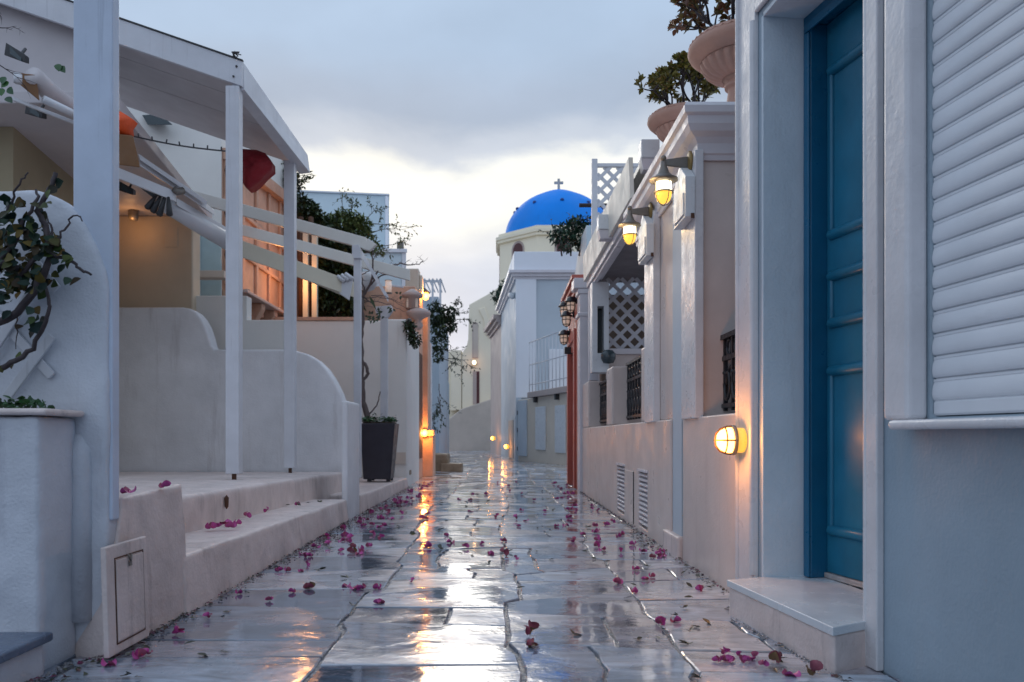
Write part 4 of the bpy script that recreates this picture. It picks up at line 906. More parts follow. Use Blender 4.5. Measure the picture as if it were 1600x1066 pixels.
# climbing plant
random.seed(31)
cl = thing('climbing_plant', 'dark climbing plant with twisted stems and sparse leaves on the left wall', 'plant', pt(5, 640, 2.98))
br, lf = MB(), MB(); Yp = 2.99
def stem(pl, rad, leaves=True, dens=2.2):
    P = [pt(x, y, Yp + dy_) for x, y, dy_ in pl]
    Q = [P[0]]
    for a, b_ in zip(P, P[1:]):
        k = 3
        for i in range(1, k + 1): Q.append(a.lerp(b_, i / k) + rdir() * 0.006)
    br.tube(Q, [rad * (1 - 0.55 * i / (len(Q) - 1)) for i in range(len(Q))], 7)
    return Q
s1 = stem([(-52, 652, .02), (-50, 600, 0), (-44, 550, 0), (-30, 522, 0), (8, 500, 0), (35, 480, -.02), (58, 450, -.03), (68, 425, -.03), (80, 390, -.02), (70, 350, 0), (60, 330, 0), (70, 312, 0), (82, 290, 0), (86, 268, 0)], 0.018)
s2 = stem([(5, 575, 0), (25, 565, -.02), (50, 545, -.03), (72, 505, -.03), (80, 480, -.03), (75, 462, -.02), (68, 440, -.02)], 0.011)
s3 = stem([(-20, 450, 0), (20, 440, -.02), (50, 410, -.03), (75, 395, -.03), (95, 400, -.03), (118, 412, -.03), (130, 425, -.03), (140, 430, -.03)], 0.010)
s4 = stem([(-10, 430, -.02), (20, 380, -.03), (40, 340, -.03), (60, 310, -.02), (55, 296, 0)], 0.010)
s5 = stem([(8, 335, 0), (15, 320, 0), (22, 300, 0), (35, 280, 0), (43, 268, 0)], 0.006)
s6 = stem([(80, 395, -.02), (92, 370, -.02), (105, 352, -.02), (112, 340, -.02), (125, 338, -.02), (128, 344, -.02)], 0.005)
s7 = stem([(78, 385, -.02), (80, 360, -.02), (75, 340, -.02)], 0.006)
s8 = stem([(26, 490, 0), (26, 520, 0), (25, 548, 0)], 0.003)
s9 = stem([(30, 420, -.04), (10, 410, -.05), (-15, 425, -.05), (-30, 450, -.05)], 0.012)
cl_c = [(18, 325, 14, 22, 40), (12, 360, 20, 22, 70), (45, 365, 24, 26, 60), (15, 395, 24, 26, 100), (55, 390, 20, 20, 50), (82, 385, 20, 18, 36), (30, 425, 30, 22, 90), (70, 440, 16, 24, 30), (10, 455, 20, 20, 40),
        (85, 375, 12, 12, 14), (100, 405, 18, 10, 14), (52, 490, 16, 22, 26), (60, 510, 8, 14, 8), (25, 555, 12, 8, 6), (70, 325, 14, 14, 14), (85, 288, 12, 16, 8), (112, 402, 14, 10, 10), (120, 430, 12, 10, 6), (8, 570, 10, 8, 4), (60, 330, 10, 10, 8), (50, 342, 16, 10, 14), (35, 445, 20, 18, 40)]
for px, py, rx, ry, n_ in cl_c:
    for _ in range(int(n_ * 0.38)):
        p = pt(px + random.gauss(0, .55) * rx, py + random.gauss(0, .55) * ry, Yp + rnd(-0.08, 0.06))
        d = (Vector((rnd(-1, 1), -0.5, rnd(-1.3, 0.5)))).normalized()
        lf.leaf(p, d, Vector((0, -1, 0.5)) + rdir() * 0.6, rnd(0.026, 0.052), rnd(0.024, 0.044), rnd(0.05, 0.4), True)
br.build('stems', M['darkbark'], cl); lf.build('foliage', M['ivy'], cl, fixn=False)
# plants in the raised bed
gp = MB(); gs = MB(); gb = Vector((-1.95, 3.05, 0.93))
for _ in range(260):
    px = rnd(-30, 82); hgt = 24 * (1 - max(0, (px - 40) / 60)); p = pt(px, 648 - rnd(0, 1) ** 1.4 * hgt, rnd(2.9, 3.08))
    gp.leaf(p, (Vector((rnd(-1, 1), rnd(-1, .3), rnd(-.3, 1)))).normalized(), Vector((0, 0, 1)) + rdir() * .5, rnd(.018, .034), rnd(.015, .026), 0.2, True)
for _ in range(24):
    px = rnd(-20, 78); a = pt(px, 646, 3.0); gs.tube([a, a + Vector((rnd(-.01, .01), 0, .03)), a + Vector((rnd(-.02, .02), -.02, .05))], 0.002, 4)
lp = thing('low_plant', 'bright green low plants in the raised bed under the trellis', 'plant', (-1.95, 3.0, 0.96))
gp.build('foliage', M['groundleaf'], lp, fixn=False); gs.build('stems', M['groundleaf'], lp)

# meter block and the two steps
mbk = thing('meter_block', 'low rough white masonry block with a hinged hatch beside the street', 'masonry block', (-1.8, 3.5, 0))
MB().hexa([(-1.90, 3.23, -0.02), (-1.505, 3.04, -0.02), (-1.495, 3.87, -0.02), (-2.0, 3.87, -0.02), (-1.90, 3.23, 0.60), (-1.525, 3.235, 0.60), (-1.520, 3.85, 0.625), (-2.0, 3.85, 0.625)]).build('block', M['step'], mbk, voxel=0.013, lumpy=0.014)
hd = thing('meter_hatch', 'small white hatch with inner flap leaning on the low masonry block', 'hatch', (-1.5, 3.25, 0))
def TH(s, k, z): return Vector((-1.503 + k, 2.985 + s, z)) + Vector((0.025 - 0.03 * (z - 0.02), 0, 0))
MB().box(0.0, 0.345, 0.0, 0.022, 0.02, 0.435, TH).build('frame', M['step'], hd, bevel=0.005, lumpy=0.004)
MB().box(0.07, 0.30, 0.0225, 0.027, 0.065, 0.375, TH).build('flap', M['step'], hd, bevel=0.002)
gp_ = MB().box(0.063, 0.0685, 0.0205, 0.0245, 0.06, 0.38, TH).box(0.3015, 0.307, 0.0205, 0.0245, 0.06, 0.38, TH).box(0.063, 0.307, 0.0205, 0.0245, 0.381, 0.386, TH).box(0.063, 0.307, 0.0205, 0.0245, 0.055, 0.06, TH)
gp_.build('gap', M['rust'], hd)
MB().tube([TH(0.16, 0.03, 0.385), TH(0.175, 0.034, 0.36), TH(0.19, 0.03, 0.385)], 0.004, 6).box(0.165, 0.185, 0.028, 0.034, 0.34, 0.358, TH).build('latch', M['lampgrey'], hd)

ls = thing('street_steps', 'two long pale plastered steps up to the terrace on the left', 'steps', (-1.8, 6, 0))
MB().hexa([(-2.4, 3.8, -0.02), (-1.475, 3.8, -0.02), (-1.52, 8.1, -0.02), (-2.4, 8.1, -0.02), (-2.4, 3.8, 0.283), (-1.505, 3.8, 0.283), (-1.545, 8.1, 0.215), (-2.4, 8.1, 0.215)]).build('lower_step', M['step'], ls, voxel=0.016, lumpy=0.012)
MB().hexa([(-5.0, 4.0, 0.1), (-1.885, 4.0, 0.1), (-1.865, 9.62, 0.1), (-5.0, 9.62, 0.1), (-5.0, 4.0, 0.51), (-1.885, 4.0, 0.51), (-1.885, 9.62, 0.425), (-5.0, 9.62, 0.425)]).build('upper_step', M['step'], ls, voxel=0.02, lumpy=0.012)
MB().lathe([(0.0, -0.05), (0.014, -0.03), (0.016, 0.03), (0.0, 0.05)], (-1.868, yx(354, -1.868), 0.40), 8).build('rust_stain', M['rust'], ls)
# curved parapet
cw = thing('curved_wall', 'smooth white wall with a stepped curving top behind the thin posts', 'wall', (-3.2, 9.7, 0.43))
def wq(px, py): return (xa(px, 9.65), za(py, 9.65))
top = [(150, 480), (285, 480), (296, 482), (306, 488), (314, 497), (321, 510), (326, 525), (330, 540), (335, 546), (440, 546), (462, 548), (480, 553), (497, 563), (511, 577), (522, 594), (532, 614), (541, 640)]
poly = [(-6.5, 0.2)] + [wq(541, 800)] + [wq(*p) for p in reversed(top)] + [(-6.5, wq(0, 480)[1])]
MB().prism(poly, TXZ, 9.65, 9.90).build('wall', M['white'], cw, bevel=0.03, seg=4)
MB().box(-1.60, -1.535, 8.11, 8.81, -0.02, za(626, 8.11)).build('end_block', M['white'], cw, voxel=0.014, lumpy=0.008)

# ------------------------------------------------------------------ thin-post pergola with sloping panel roof
pg = thing('pergola', 'white shed roof pergola with panel ceiling and two slim square posts', 'pergola', (-2.4, 8.2, 0.45))
YN, YFR = 7.15, 9.40
for Y, lab in ((7.2, 0), (9.13, 1)):
    zf = 0.46 if lab == 0 else 0.435
    p = MB().box(-2.445, -2.325, Y - 0.055, Y + 0.055, zf + 0.055, 3.985).build('post', M['wood'], pg, bevel=0.005, seg=2)
    MB().box(-2.40, -2.37, Y - 0.02, Y + 0.02, zf - 0.02, zf + 0.054).build('post_foot', M['rust'], p)
zL = lambda x: 4.09 + (-2.30 - x) * 0.345
def slopebox(m, x0, x1, y0, y1, d0, d1):
    m.hexa([(x0, y0, zL(x0) + d0), (x1, y0, zL(x1) + d0), (x1, y1, zL(x1) + d0), (x0, y1, zL(x0) + d0), (x0, y0, zL(x0) + d1), (x1, y0, zL(x1) + d1), (x1, y1, zL(x1) + d1), (x0, y1, zL(x0) + d1)])
    return m
rf = MB()
for y0, y1 in ((YN + .041, 7.86), (7.872, 8.55), (8.562, 9.72)): slopebox(rf, -5.6, -2.345, y0, y1, 0.0, 0.035)
sm_ = MB()
for y0 in (7.861, 8.551): slopebox(sm_, -5.6, -2.345, y0, y0 + 0.010, 0.004, 0.036)
sm_.build('seam', M['gutter'], pg)
rf.build('roof_panels', M['soffit'], pg, bevel=0.004)
slopebox(MB(), -5.6, -2.30, YN, YN + 0.04, -0.11, 0.115).build('front_fascia', M['wood'], pg, bevel=0.004)
MB().hexa([(-2.40, YN + .041, 3.95), (-2.29, YN + .041, 3.965), (-2.235, 9.46, 3.965), (-2.36, 9.46, 3.95), (-2.40, YN + .041, 4.215), (-2.30, YN + .041, 4.215), (-2.265, 9.46, 4.18), (-2.36, 9.46, 4.18)]).build('side_fascia', M['wood'], pg, bevel=0.004)
slopebox(MB(), -5.6, -2.29, YN - 0.01, YN + 0.02, 0.116, 0.128).build('roof_trim', M['gutter'], pg)
bolt = MB()
for dz in (-0.045, 0.045): bolt.lathe([(0, 0.0), (0.010, 0.002), (0.010, 0.008)], (-2.36 + dz * 0.3, YN - 0.001, zL(-2.36) + dz), 8, T=lambda q: Vector((q.x, -q.z, q.y)))
bolt.build('bolts', M['gutter'], pg)
ck = MB()
for _ in range(9): ck.tube([Vector((-2.36, YN, 4.235)) + rdir() * 0.01, Vector((-2.36, YN, 4.26)) + rdir() * 0.03, Vector((-2.35, YN, 4.26)) + rdir() * 0.045], 0.005, 5)
tag(ck.build('cable_clump', M['cord'], ), 'tangle of dark cable at the upper corner of the pergola roof', 'cable')
# red cloth hanging from the roof
rc = MB(); Yr = 8.9
outl = [(378, 234), (400, 233), (415, 240), (423, 252), (422, 262), (412, 274), (400, 284), (391, 292), (386, 295), (380, 288), (374, 275), (366, 262), (362, 250), (368, 240)]
n = len(outl); cc = pt(394, 258, Yr - 0.16); rings = [[cc.lerp(pt(x, y, Yr), f) + Vector((0, -0.10 * math.cos(f * math.pi / 2) + 0.03 * math.sin(i * 2.4 + f * 5), 0)) for i, (x, y) in enumerate(outl)] for f in (0.3, 0.6, 0.85, 1.0)]
V = [cc] + [p for r_ in rings for p in r_]
fs = [(0, 1 + i, 1 + (i + 1) % n) for i in range(n)] + [(1 + k * n + i, 1 + (k + 1) * n + i, 1 + (k + 1) * n + (i + 1) % n, 1 + k * n + (i + 1) % n) for k in range(3) for i in range(n)]
V2 = [p + Vector((0, 0.22 - 0.12 * (p - cc).length, 0)) for p in V]; o_ = len(V)
rim0 = 1 + 3 * n
rc.add(V + V2, fs + [tuple(o_ + i for i in reversed(f)) for f in fs] + [(rim0 + i, o_ + rim0 + i, o_ + rim0 + (i + 1) % n, rim0 + (i + 1) % n) for i in range(n)], True)
tag(rc.build('red_cloth', M['redcloth']), 'bunched dark red cloth hanging below the pergola roof', 'cloth')

# ================================================================== LEFT SIDE, middle distance
random.seed(77)
th = thing('tan_house', 'tan house with shadowed porch ceiling behind the pergola at left', 'house', (-5.2, 9, 0.4))
ZP = 3.66
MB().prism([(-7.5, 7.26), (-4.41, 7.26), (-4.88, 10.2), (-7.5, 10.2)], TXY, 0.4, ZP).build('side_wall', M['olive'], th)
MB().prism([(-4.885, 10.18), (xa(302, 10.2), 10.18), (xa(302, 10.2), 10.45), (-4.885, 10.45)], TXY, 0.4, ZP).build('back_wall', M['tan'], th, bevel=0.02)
MB().box(xa(256, 10.16), xa(277, 10.16), 10.172, 10.179, za(386, 10.16), za(356, 10.16)).build('hatch', M['tan'], th, bevel=0.003)
MB().prism([(-7.5, 6.75), (-3.25, 6.75), (-3.63, 9.46), (-3.75, 10.46), (-7.5, 10.46)], TXY, ZP + 0.001, ZP + 0.11).build('porch_ceiling', M['soffit'], th, bevel=0.01)
MB().prism([(-7.5, ZP + .1105), (-3.82, ZP + .1105), (-3.82, 4.59), (-5.59, 5.19), (-7.5, 5.19)], TXZ, 7.3, 7.7).build('upper_wall', M['soffit'], th)
pl_ = thing('porch_light', 'hidden warm porch lamp under the tan house ceiling', 'lamp', (-4.55, 9.95, ZP - 0.08))
MB().lathe([(0.0, -0.05), (0.05, -0.04), (0.06, 0.0), (0.06, 0.078)], pl_.location, 12).build('housing', M['lampgrey'], pl_)
pl_['label'] = 'small round ceiling lamp giving orange light in the tan porch corner'
light('lamp_light', pl_, (0, -0.1, -0.12), 0.9, (1.0, 0.45, 0.15), 0.05)  # unseen lamp, added to bring the orange glow into the porch
# stepped low wall in front of the salmon house
MBw = MB().prism([(-3.93, 0.4), (-2.66, 0.4), (-2.66, za(500, 10.3)), (xa(386, 10.3), za(500, 10.3)), (xa(386, 10.3), za(462, 10.3)), (-3.93, za(462, 10.3))], TXZ, 10.3, 10.5)
tag(MBw.build('stepped_wall', M['palewall'], bevel=0.012), 'beige wall with a squared step in its top, below the salmon house', 'wall')
# cream building behind the porch, with skylight window and glass door
crh = thing('cream_house', 'pale cream blank wall rising behind the pergola roof with one small skylight', 'house', (-5, 11.6, 0.4))
MB().box(-9, xa(346, 11.5), 11.5, 15.5, 0.0, 6.15).build('wall', M['palewall'], crh, bevel=0.015)
MB().hexa([pt(229, 193, 11.48), pt(259, 193, 11.48), pt(259, 193, 11.2) + Vector((0.1, 0, -.02)), pt(231, 193, 11.2) + Vector((0, 0, -.02)), pt(222, 180, 11.48), pt(250, 178, 11.48), pt(250, 178, 11.2), pt(222, 180, 11.2)]).build('skylight', M['darkglass'], crh, bevel=0.006)
gd = thing('glass_screen', 'pale teal glass panel with white post and grey shelf by the tan house corner', 'glass screen', (xa(328, 11.3), 11.3, 2.6))
MB().box(xa(311, 11.3), xa(346, 11.3), 11.28, 11.31, za(462, 11.3), za(364, 11.3)).build('pane', M['glassteal'], gd)
MB().box(xa(296, 11.2), xa(310.5, 11.2), 11.16, 11.27, za(462, 11.2), za(362, 11.2)).build('post', M['whitebox'], gd, bevel=0.01)
MB().box(xa(303, 11.1), xa(356, 11.1), 10.95, 11.15, za(437, 11.1), za(426, 11.1)).build('shelf', M['plinth'], gd, bevel=0.006)
MB().tube([pt(296, 422, 11.1), pt(295, 434, 11.1), pt(302, 434, 11.1)], 0.018, 6).build('hook', M['gutter'], gd)

# salmon stone house lit by added ledge lamps whose fixtures are unseen
sa = thing('salmon_house', 'ornate salmon stone house front with ribs and brackets, lit orange from below', 'house', (-4.0, 14, 0.4))
XS = -3.98
MB().hexa([(-8, 15.501, 0), (XS, 11.51, 0), (XS, 16.4, 0), (-8, 16.4, 0), (-8, 15.501, 5.1), (XS, 11.51, 5.0), (XS, 16.4, 5.42), (-8, 16.4, 5.42)]).build('wall', M['salmon'], sa)
def ztop(y): return 5.0 + (y - 11.51) * 0.086
for y in (11.6, 12.35, 13.05, 13.75, 14.45, 15.15, 15.8, 16.25):
    MB().box(XS + 0.0005, XS + 0.045, y - 0.05, y + 0.05, 2.95, ztop(y) - 0.16).box(XS + 0.0005, XS + 0.11, y - 0.10, y + 0.10, 2.80, 2.949).build('rib', M['salmon'], sa, bevel=0.01)
bnd = MB()
bnd.hexa([(XS, 11.52, ztop(11.5) - .16), (XS + .13, 11.52, ztop(11.5) - .16), (XS + .13, 16.4, ztop(16.4) - .16), (XS, 16.4, ztop(16.4) - .16), (XS, 11.52, ztop(11.5) + .01), (XS + .16, 11.52, ztop(11.5) + .01), (XS + .16, 16.4, ztop(16.4) + .01), (XS, 16.4, ztop(16.4) + .01)])
for z in (2.40, 3.05, 3.62, 4.25): bnd.box(XS + 0.0008, XS + 0.05, 11.53, 16.38, z, z + 0.06)
bnd.build('bands', M['salmon'], sa, bevel=0.008)
for i, y in enumerate((12.0, 12.7, 13.4, 14.1, 14.8, 15.5)):
    MB().prism([(XS + 0.001, 2.46), (XS + 0.24, 2.86), (XS + 0.24, 2.95), (XS + 0.001, 2.95)], lambda u, v, w_: Vector((u, w_, v)), y - 0.1, y + 0.1).build('bracket', M['salmon'], sa, bevel=0.01)
MB().box(XS + 0.0012, XS + 0.30, 11.7, 15.7, 2.951, 3.0).build('ledge', M['mauve'], sa, bevel=0.01)
for i, (y, e) in enumerate(((12.1, 4.0), (13.8, 10.0), (15.6, 4.0))):
    lm = thing('ledge_lamp', ['small uplighter on the salmon ledge nearest the cream wall', 'small uplighter on the middle of the salmon ledge', 'small uplighter at the far end of the salmon ledge'][i], 'lamp', (XS + 0.16, y, 3.0), 'uplighters on the salmon house ledge')
    MB().lathe([(0.05, 0.0), (0.06, 0.02), (0.05, 0.07), (0.035, 0.075)], lm.location, 12).build('housing', M['lampgrey'], lm)
    light('lamp_light', lm, (0.42, 0, 0.55), e, (1.0, 0.42, 0.14), 0.08)
cd1 = MB().tube([pt(348 + 0, 222 + i * 22, 11.44 - 0.05) + Vector((0.06 + 0.03 * math.sin(i * 2.2), 0, 0)) for i in range(11)], 0.010, 5).build('dangling_cord', M['rust'])
tag(cd1, 'thin rusty twig cord hanging down the edge of the salmon wall', 'cord')

# ------------------------------------------------------------------ second pergola : sloping rafters and post with curved bracket
p2 = thing('rafter_pergola', 'cream painted rafters sloping to slim posts over the white wall', 'pergola', (-1.9, 11, 0.3))
def rafter(a, b_, Y, hgt, th_=0.07):
    Pa, Pb = pt(*a, Y), pt(*b_, Y); Z_ = Vector((0, 0, hgt)); Yv = Vector((0, th_, 0))
    MB().hexa([Pa - Z_, Pb - Z_, Pb - Z_ + Yv, Pa - Z_ + Yv, Pa, Pb, Pb + Yv, Pa + Yv]).build('rafter', M['raftercream'], p2, bevel=0.006)
rafter((288, 294), (572, 371), 10.6, 0.155); rafter((330, 338), (640, 421), 11.9, 0.165)
MB().prism([(xa(574, 10.56), za(372, 10.56)), (xa(588, 10.56), za(381, 10.56)), (xa(577, 10.56), za(391, 10.56)), (xa(566, 10.56), za(388, 10.56))], TXZ, 10.58, 10.66).build('rafter_end', M['raftercream'], p2, bevel=0.004)
MB().box(xa(553, 10.6), xa(564, 10.6), 10.57, 10.66, 0.3, za(403, 10.6)).build('post', M['wood'], p2, bevel=0.005)
MB().prism([(xa(x, 10.55), za(y, 10.55)) for x, y in ((550, 384), (560, 382), (563, 388), (564, 404), (553, 404), (550, 398))], TXZ, 10.54, 10.67).build('post_bracket', M['wood'], p2, bevel=0.005)
MB().box(xa(595, 12.6), xa(606, 12.6), 12.55, 12.65, 0.2, za(497, 12.6)).build('post', M['wood'], p2, bevel=0.005)
MB().prism([(xa(x, 12.6), za(y, 12.6)) for x, y in ((586, 480), (612, 478), (614, 486), (606, 497), (595, 497), (588, 490))], TXZ, 12.54, 12.66).build('post_bracket', M['wood'], p2, bevel=0.006)
def bar(name, a, b_, Ya, Yb, hgt, th_, m, par):
    Pa, Pb = pt(*a, Ya), pt(*b_, Yb); Z_ = Vector((0, 0, hgt)); Yv = Vector((0, th_, 0))
    return MB().hexa([Pa - Z_, Pb - Z_, Pb - Z_ + Yv, Pa - Z_ + Yv, Pa, Pb, Pb + Yv, Pa + Yv]).build(name, m, par, bevel=0.005)
bar('brace', (562, 386), (606, 462), 10.7, 12.5, 0.09, 0.07, M['wood'], p2)
# ------------------------------------------------------------------ folded awning with arms
aw = thing('folded_awning', 'folded awning with silver tube, cream front bar and white hinged arms', 'awning', pt(300, 340, 8.6))
Ya, Yb = 8.5, 10.35
bar('front_bar', (352, 366), (552, 440), 9.4, 10.4, 0.20, 0.05, M['creamfabric'], aw)
MB().hexa([pt(520, 452, 10.3), pt(546, 470, 10.3), pt(546, 470, 10.42), pt(520, 452, 10.42), pt(530, 430, 10.3), pt(552, 436, 10.3), pt(552, 436, 10.42), pt(530, 430, 10.42)]).build('end_cap', M['alu'], aw, bevel=0.01)
for k in range(3): MB().tube([pt(527 + k * 6, 432 - k * 2, 10.28), pt(539 + k * 6, 440 - k * 2, 10.28)], 0.028, 8).build('end_fitting', M['alu'], aw)
MB().tube([pt(258, 318, 7.9), pt(300, 344, 8.3), pt(360, 380, 8.9)], [0.085, 0.09, 0.095], 18).build('tube', M['alu'], aw)
MB().tube([pt(300, 352, 9.05), pt(400, 400, 9.9), pt(545, 463, 10.38)], [0.03, 0.03, 0.03], 10).build('lower_rail', M['creamfabric'], aw)
bar('arm', (176, 258), (272, 298), 7.3, 7.75, 0.10, 0.06, M['alu'], aw)
bar('arm', (218, 249), (322, 318), 7.5, 8.2, 0.06, 0.25, M['alu'], aw)
bar('arm', (276, 309), (362, 360), 7.9, 8.9, 0.075, 0.05, M['alu'], aw)
MB().tube([pt(286, 298, 7.8), pt(277, 300, 7.75), pt(272, 296, 7.75)], 0.035, 10).build('elbow', M['lampgrey'], aw)
MB().hexa([pt(212, 288, 7.75), pt(240, 310, 7.75), pt(240, 310, 7.8), pt(212, 288, 7.8), pt(216, 284, 7.75), pt(262, 300, 7.75), pt(262, 300, 7.8), pt(216, 284, 7.8)]).build('hook_plate', M['gutter'], aw)
for (x0, y0, x1, y1) in ((244, 306, 230, 325), (251, 306, 239, 331), (258, 307, 249, 336), (263, 308, 265, 336)):
    MB().tube([pt(x0, y0, 7.7), pt((x0 + x1) / 2, (y0 + y1) / 2, 7.7), pt(x1, y1, 7.7), pt(x1 + (x1 - x0) * .08, y1 + 2, 7.7)], [0.012, 0.024, 0.032, 0.016], 10).build('hook', M['gutter'], aw)
MB().hexa([pt(219, 250, 7.46), pt(322, 320, 8.14), pt(322, 320, 8.17), pt(219, 250, 7.49), pt(216, 240, 7.46), pt(324, 314, 8.14), pt(324, 314, 8.17), pt(216, 240, 7.49)]).build('cover', M['alu'], aw)
# near rolled cloth and bracket at the far upper left
nr = thing('awning_roll', 'rolled grey awning cloth and pale bracket high at the upper left', 'awning', pt(60, 130, 6.4))
MB().tube([pt(52, 118, 6.2), pt(75, 142, 6.4), pt(100, 162, 6.6), pt(140, 184, 6.9)], [0.07, 0.075, 0.08, 0.08], 14).build('cloth_roll', M['soffit'], nr)
MB().tube([pt(68, 155, 6.2), pt(140, 190, 6.5)], 0.030, 12).build('tube', M['alu'], nr)
MB().hexa([pt(22, 125, 6.2), pt(62, 158, 6.2), pt(62, 158, 6.3), pt(22, 125, 6.3), pt(22, 114, 6.2), pt(56, 116, 6.2), pt(56, 116, 6.3), pt(22, 114, 6.3)]).build('bracket', M['cardboard'], nr, bevel=0.008)
MB().tube([pt(28, 116, 6.12), pt(28, 130, 6.12)], 0.030, 10).build('end_cap', M['alu'], nr)
bar('arm', (18, 150), (135, 196), 6.2, 6.5, 0.03, 0.04, M['alu'], nr)
def dark_flood(a, b_, Y, label):
    r = thing('floodlight', label, 'floodlight', pt((a[0] + b_[0]) / 2, (a[1] + b_[1]) / 2, Y))
    Pa, Pb = pt(*a, Y), pt(*b_, Y); Zv = Vector((0, 0, 0.10)); Yv = Vector((0, 0.07, 0)); X_ = Vector((0.05, 0, 0))
    MB().hexa([Pa - Zv * .5, Pb - Zv * .5, Pb - Zv * .3 + Yv, Pa - Zv * .3 + Yv, Pa + Zv * .5 + X_ * .3, Pb + Zv * .2, Pb + Zv * .2 + Yv, Pa + Zv * .5 + Yv]).build('housing', M['gutter'], r, bevel=0.006)
    MB().hexa([Pa - Zv * .45 + X_ - Yv * .1, Pb - Zv * .45 - X_ * .4 - Yv * .1, Pb - Zv * .42 - X_ * .4 - Yv * .02, Pa - Zv * .42 + X_ - Yv * .02, Pa + Zv * .2 + X_ - Yv * .1, Pb - Zv * .15 - X_ * .4 - Yv * .1, Pb - Zv * .15 - X_ * .4 - Yv * .02, Pa + Zv * .2 + X_ - Yv * .02]).build('lens', M['darkglass'], r)
    MB().tube([Pa.lerp(Pb, .5) + Yv, Pa.lerp(Pb, .5) + Yv + Vector((0, 0.08, 0.10))], 0.012, 6).build('bracket', M['gutter'], r)
    return r
dark_flood((6, 76), (38, 88), 6.3, 'black floodlight under the roof at the upper left edge')
dark_flood((38, 168), (66, 176), 6.6, 'grey floodlight below the pale bracket at upper left')
dark_flood((184, 290), (208, 298), 8.6, 'small grey floodlight under the awning arm beside the tall post')
oc = MB(); Yo = 6.55
ol = [(150, 178), (188, 174), (197, 180), (203, 186), (196, 196), (197, 206), (188, 210), (150, 208)]
o1 = [pt(x, y, Yo) for x, y in ol]; o2 = [p + Vector((0.02, 0.10, 0)) for p in o1]; mid = pt(180, 190, Yo - 0.12)
n = len(ol); oc.add([mid] + o1 + o2, [(0, 1 + i, 1 + (i + 1) % n) for i in range(n)] + [(1 + i, 1 + n + i, 1 + n + (i + 1) % n, 1 + (i + 1) % n) for i in range(n)] + [tuple(1 + n + i for i in reversed(range(n)))], True)
tag(oc.build('orange_cloth', M['orangecloth']), 'bright orange cloth bundle just right of the tall post', 'cloth')
cbd = MB().hexa([pt(140, 205, 6.5), pt(208, 212, 6.5), pt(208, 212, 6.7), pt(140, 205, 6.7), pt(140, 252, 6.5), pt(219, 262, 6.5), pt(219, 262, 6.7), pt(140, 252, 6.7)])
tag(cbd.build('brown_box', M['cardboard'], bevel=0.01), 'brown cardboard box stored under the porch below the orange cloth', 'box')
wire = MB(); wp_ = []
for i in range(25):
    f = i / 24; x = 188 + f * 172; y = 208 + f * 29 + 4 * math.sin(f * math.pi); wp_.append(pt(x, y, 7.25 + 0.0 * f))
wire.tube(wp_, 0.007, 6)
for i in range(1, 25, 3): wire.tube([wp_[i], wp_[i] + Vector((rnd(-.01, .01), 0, 0.035))], 0.007, 5)
tag(wire.build('string_light_wire', M['cord']), 'thin wire with unlit bulbs strung between tall post and slim post', 'wire')
# bare twigs crossing the upper left corner
tw = MB(); tl2 = MB()
twig(tw, pt(-12, 95, 4.4), Vector((0.7, 0, -0.3)), 0.22, 0.004, 1); twig(tw, pt(-8, 42, 4.4), Vector((0.8, 0, -0.25)), 0.12, 0.004, 2); twig(tw, pt(-6, 10, 4.4), Vector((0.5, 0, -0.6)), 0.10, 0.003, 1)
for px, py in ((8, 120), (12, 138), (4, 138), (10, 152), (91, 100), (94, 104), (14, 128)): tl2.leaf(pt(px, py, 4.3), Vector((rnd(-1, 1), -.4, -.8)), Vector((0, -1, 0.3)), 0.05, 0.04, 0.2, True)
bt = thing('bare_twigs', 'bare twigs with few green leaves hanging at the upper left corner', 'branch', pt(0, 150, 4.4))
tw.build('twigs', M['darkbark'], bt); tl2.build('leaves', M['groundleaf'], bt, fixn=False)

# ------------------------------------------------------------------ white wall behind the planter
ww = thing('white_corner_wall', 'cream white garden wall with corner pier behind the charcoal planter', 'wall', (-2.5, 13.6, 0))
MB().box(-4.6, xa(602, 13.4), 13.4, 13.6, -0.02, za(501, 13.4)).build('wall', M['palewall'], ww, bevel=0.015)
MB().box(xa(602, 13.38) + 0.001, -1.545, 13.37, 15.45, -0.02, za(499, 13.38)).build('pier', M['palewall'], ww, bevel=0.02)
MB().box(-4.6, xa(562, 13.4), 13.38, 13.62, za(501, 13.4) + 0.001, za(497.5, 13.4) + 0.02).build('coping', M['salmon'], ww)
MB().box(xa(566, 13.3), xa(634, 13.36), 13.34, 13.369, za(725, 13.36), za(707, 13.36)).build('base_band', M['plinth'], ww)
MB().box(-1.5445, -1.535, 13.75, 14.0, za(742, 13.8), za(735, 13.8)).build('valve_cover', M['sandstone'], ww)
stoop = MB().hexa([(-2.6, 8.82, -0.02), (-1.51, 8.82, -0.02), (-1.51, 13.36, -0.02), (-2.6, 13.36, -0.02), (-2.6, 8.82, 0.205), (-1.53, 8.82, 0.205), (-1.53, 13.33, 0.165), (-2.6, 13.33, 0.165)])
tag(stoop.build('stoop', M['step'], voxel=0.02, lumpy=0.01), 'low pale stoop along the left wall carrying the charcoal planter', 'step')
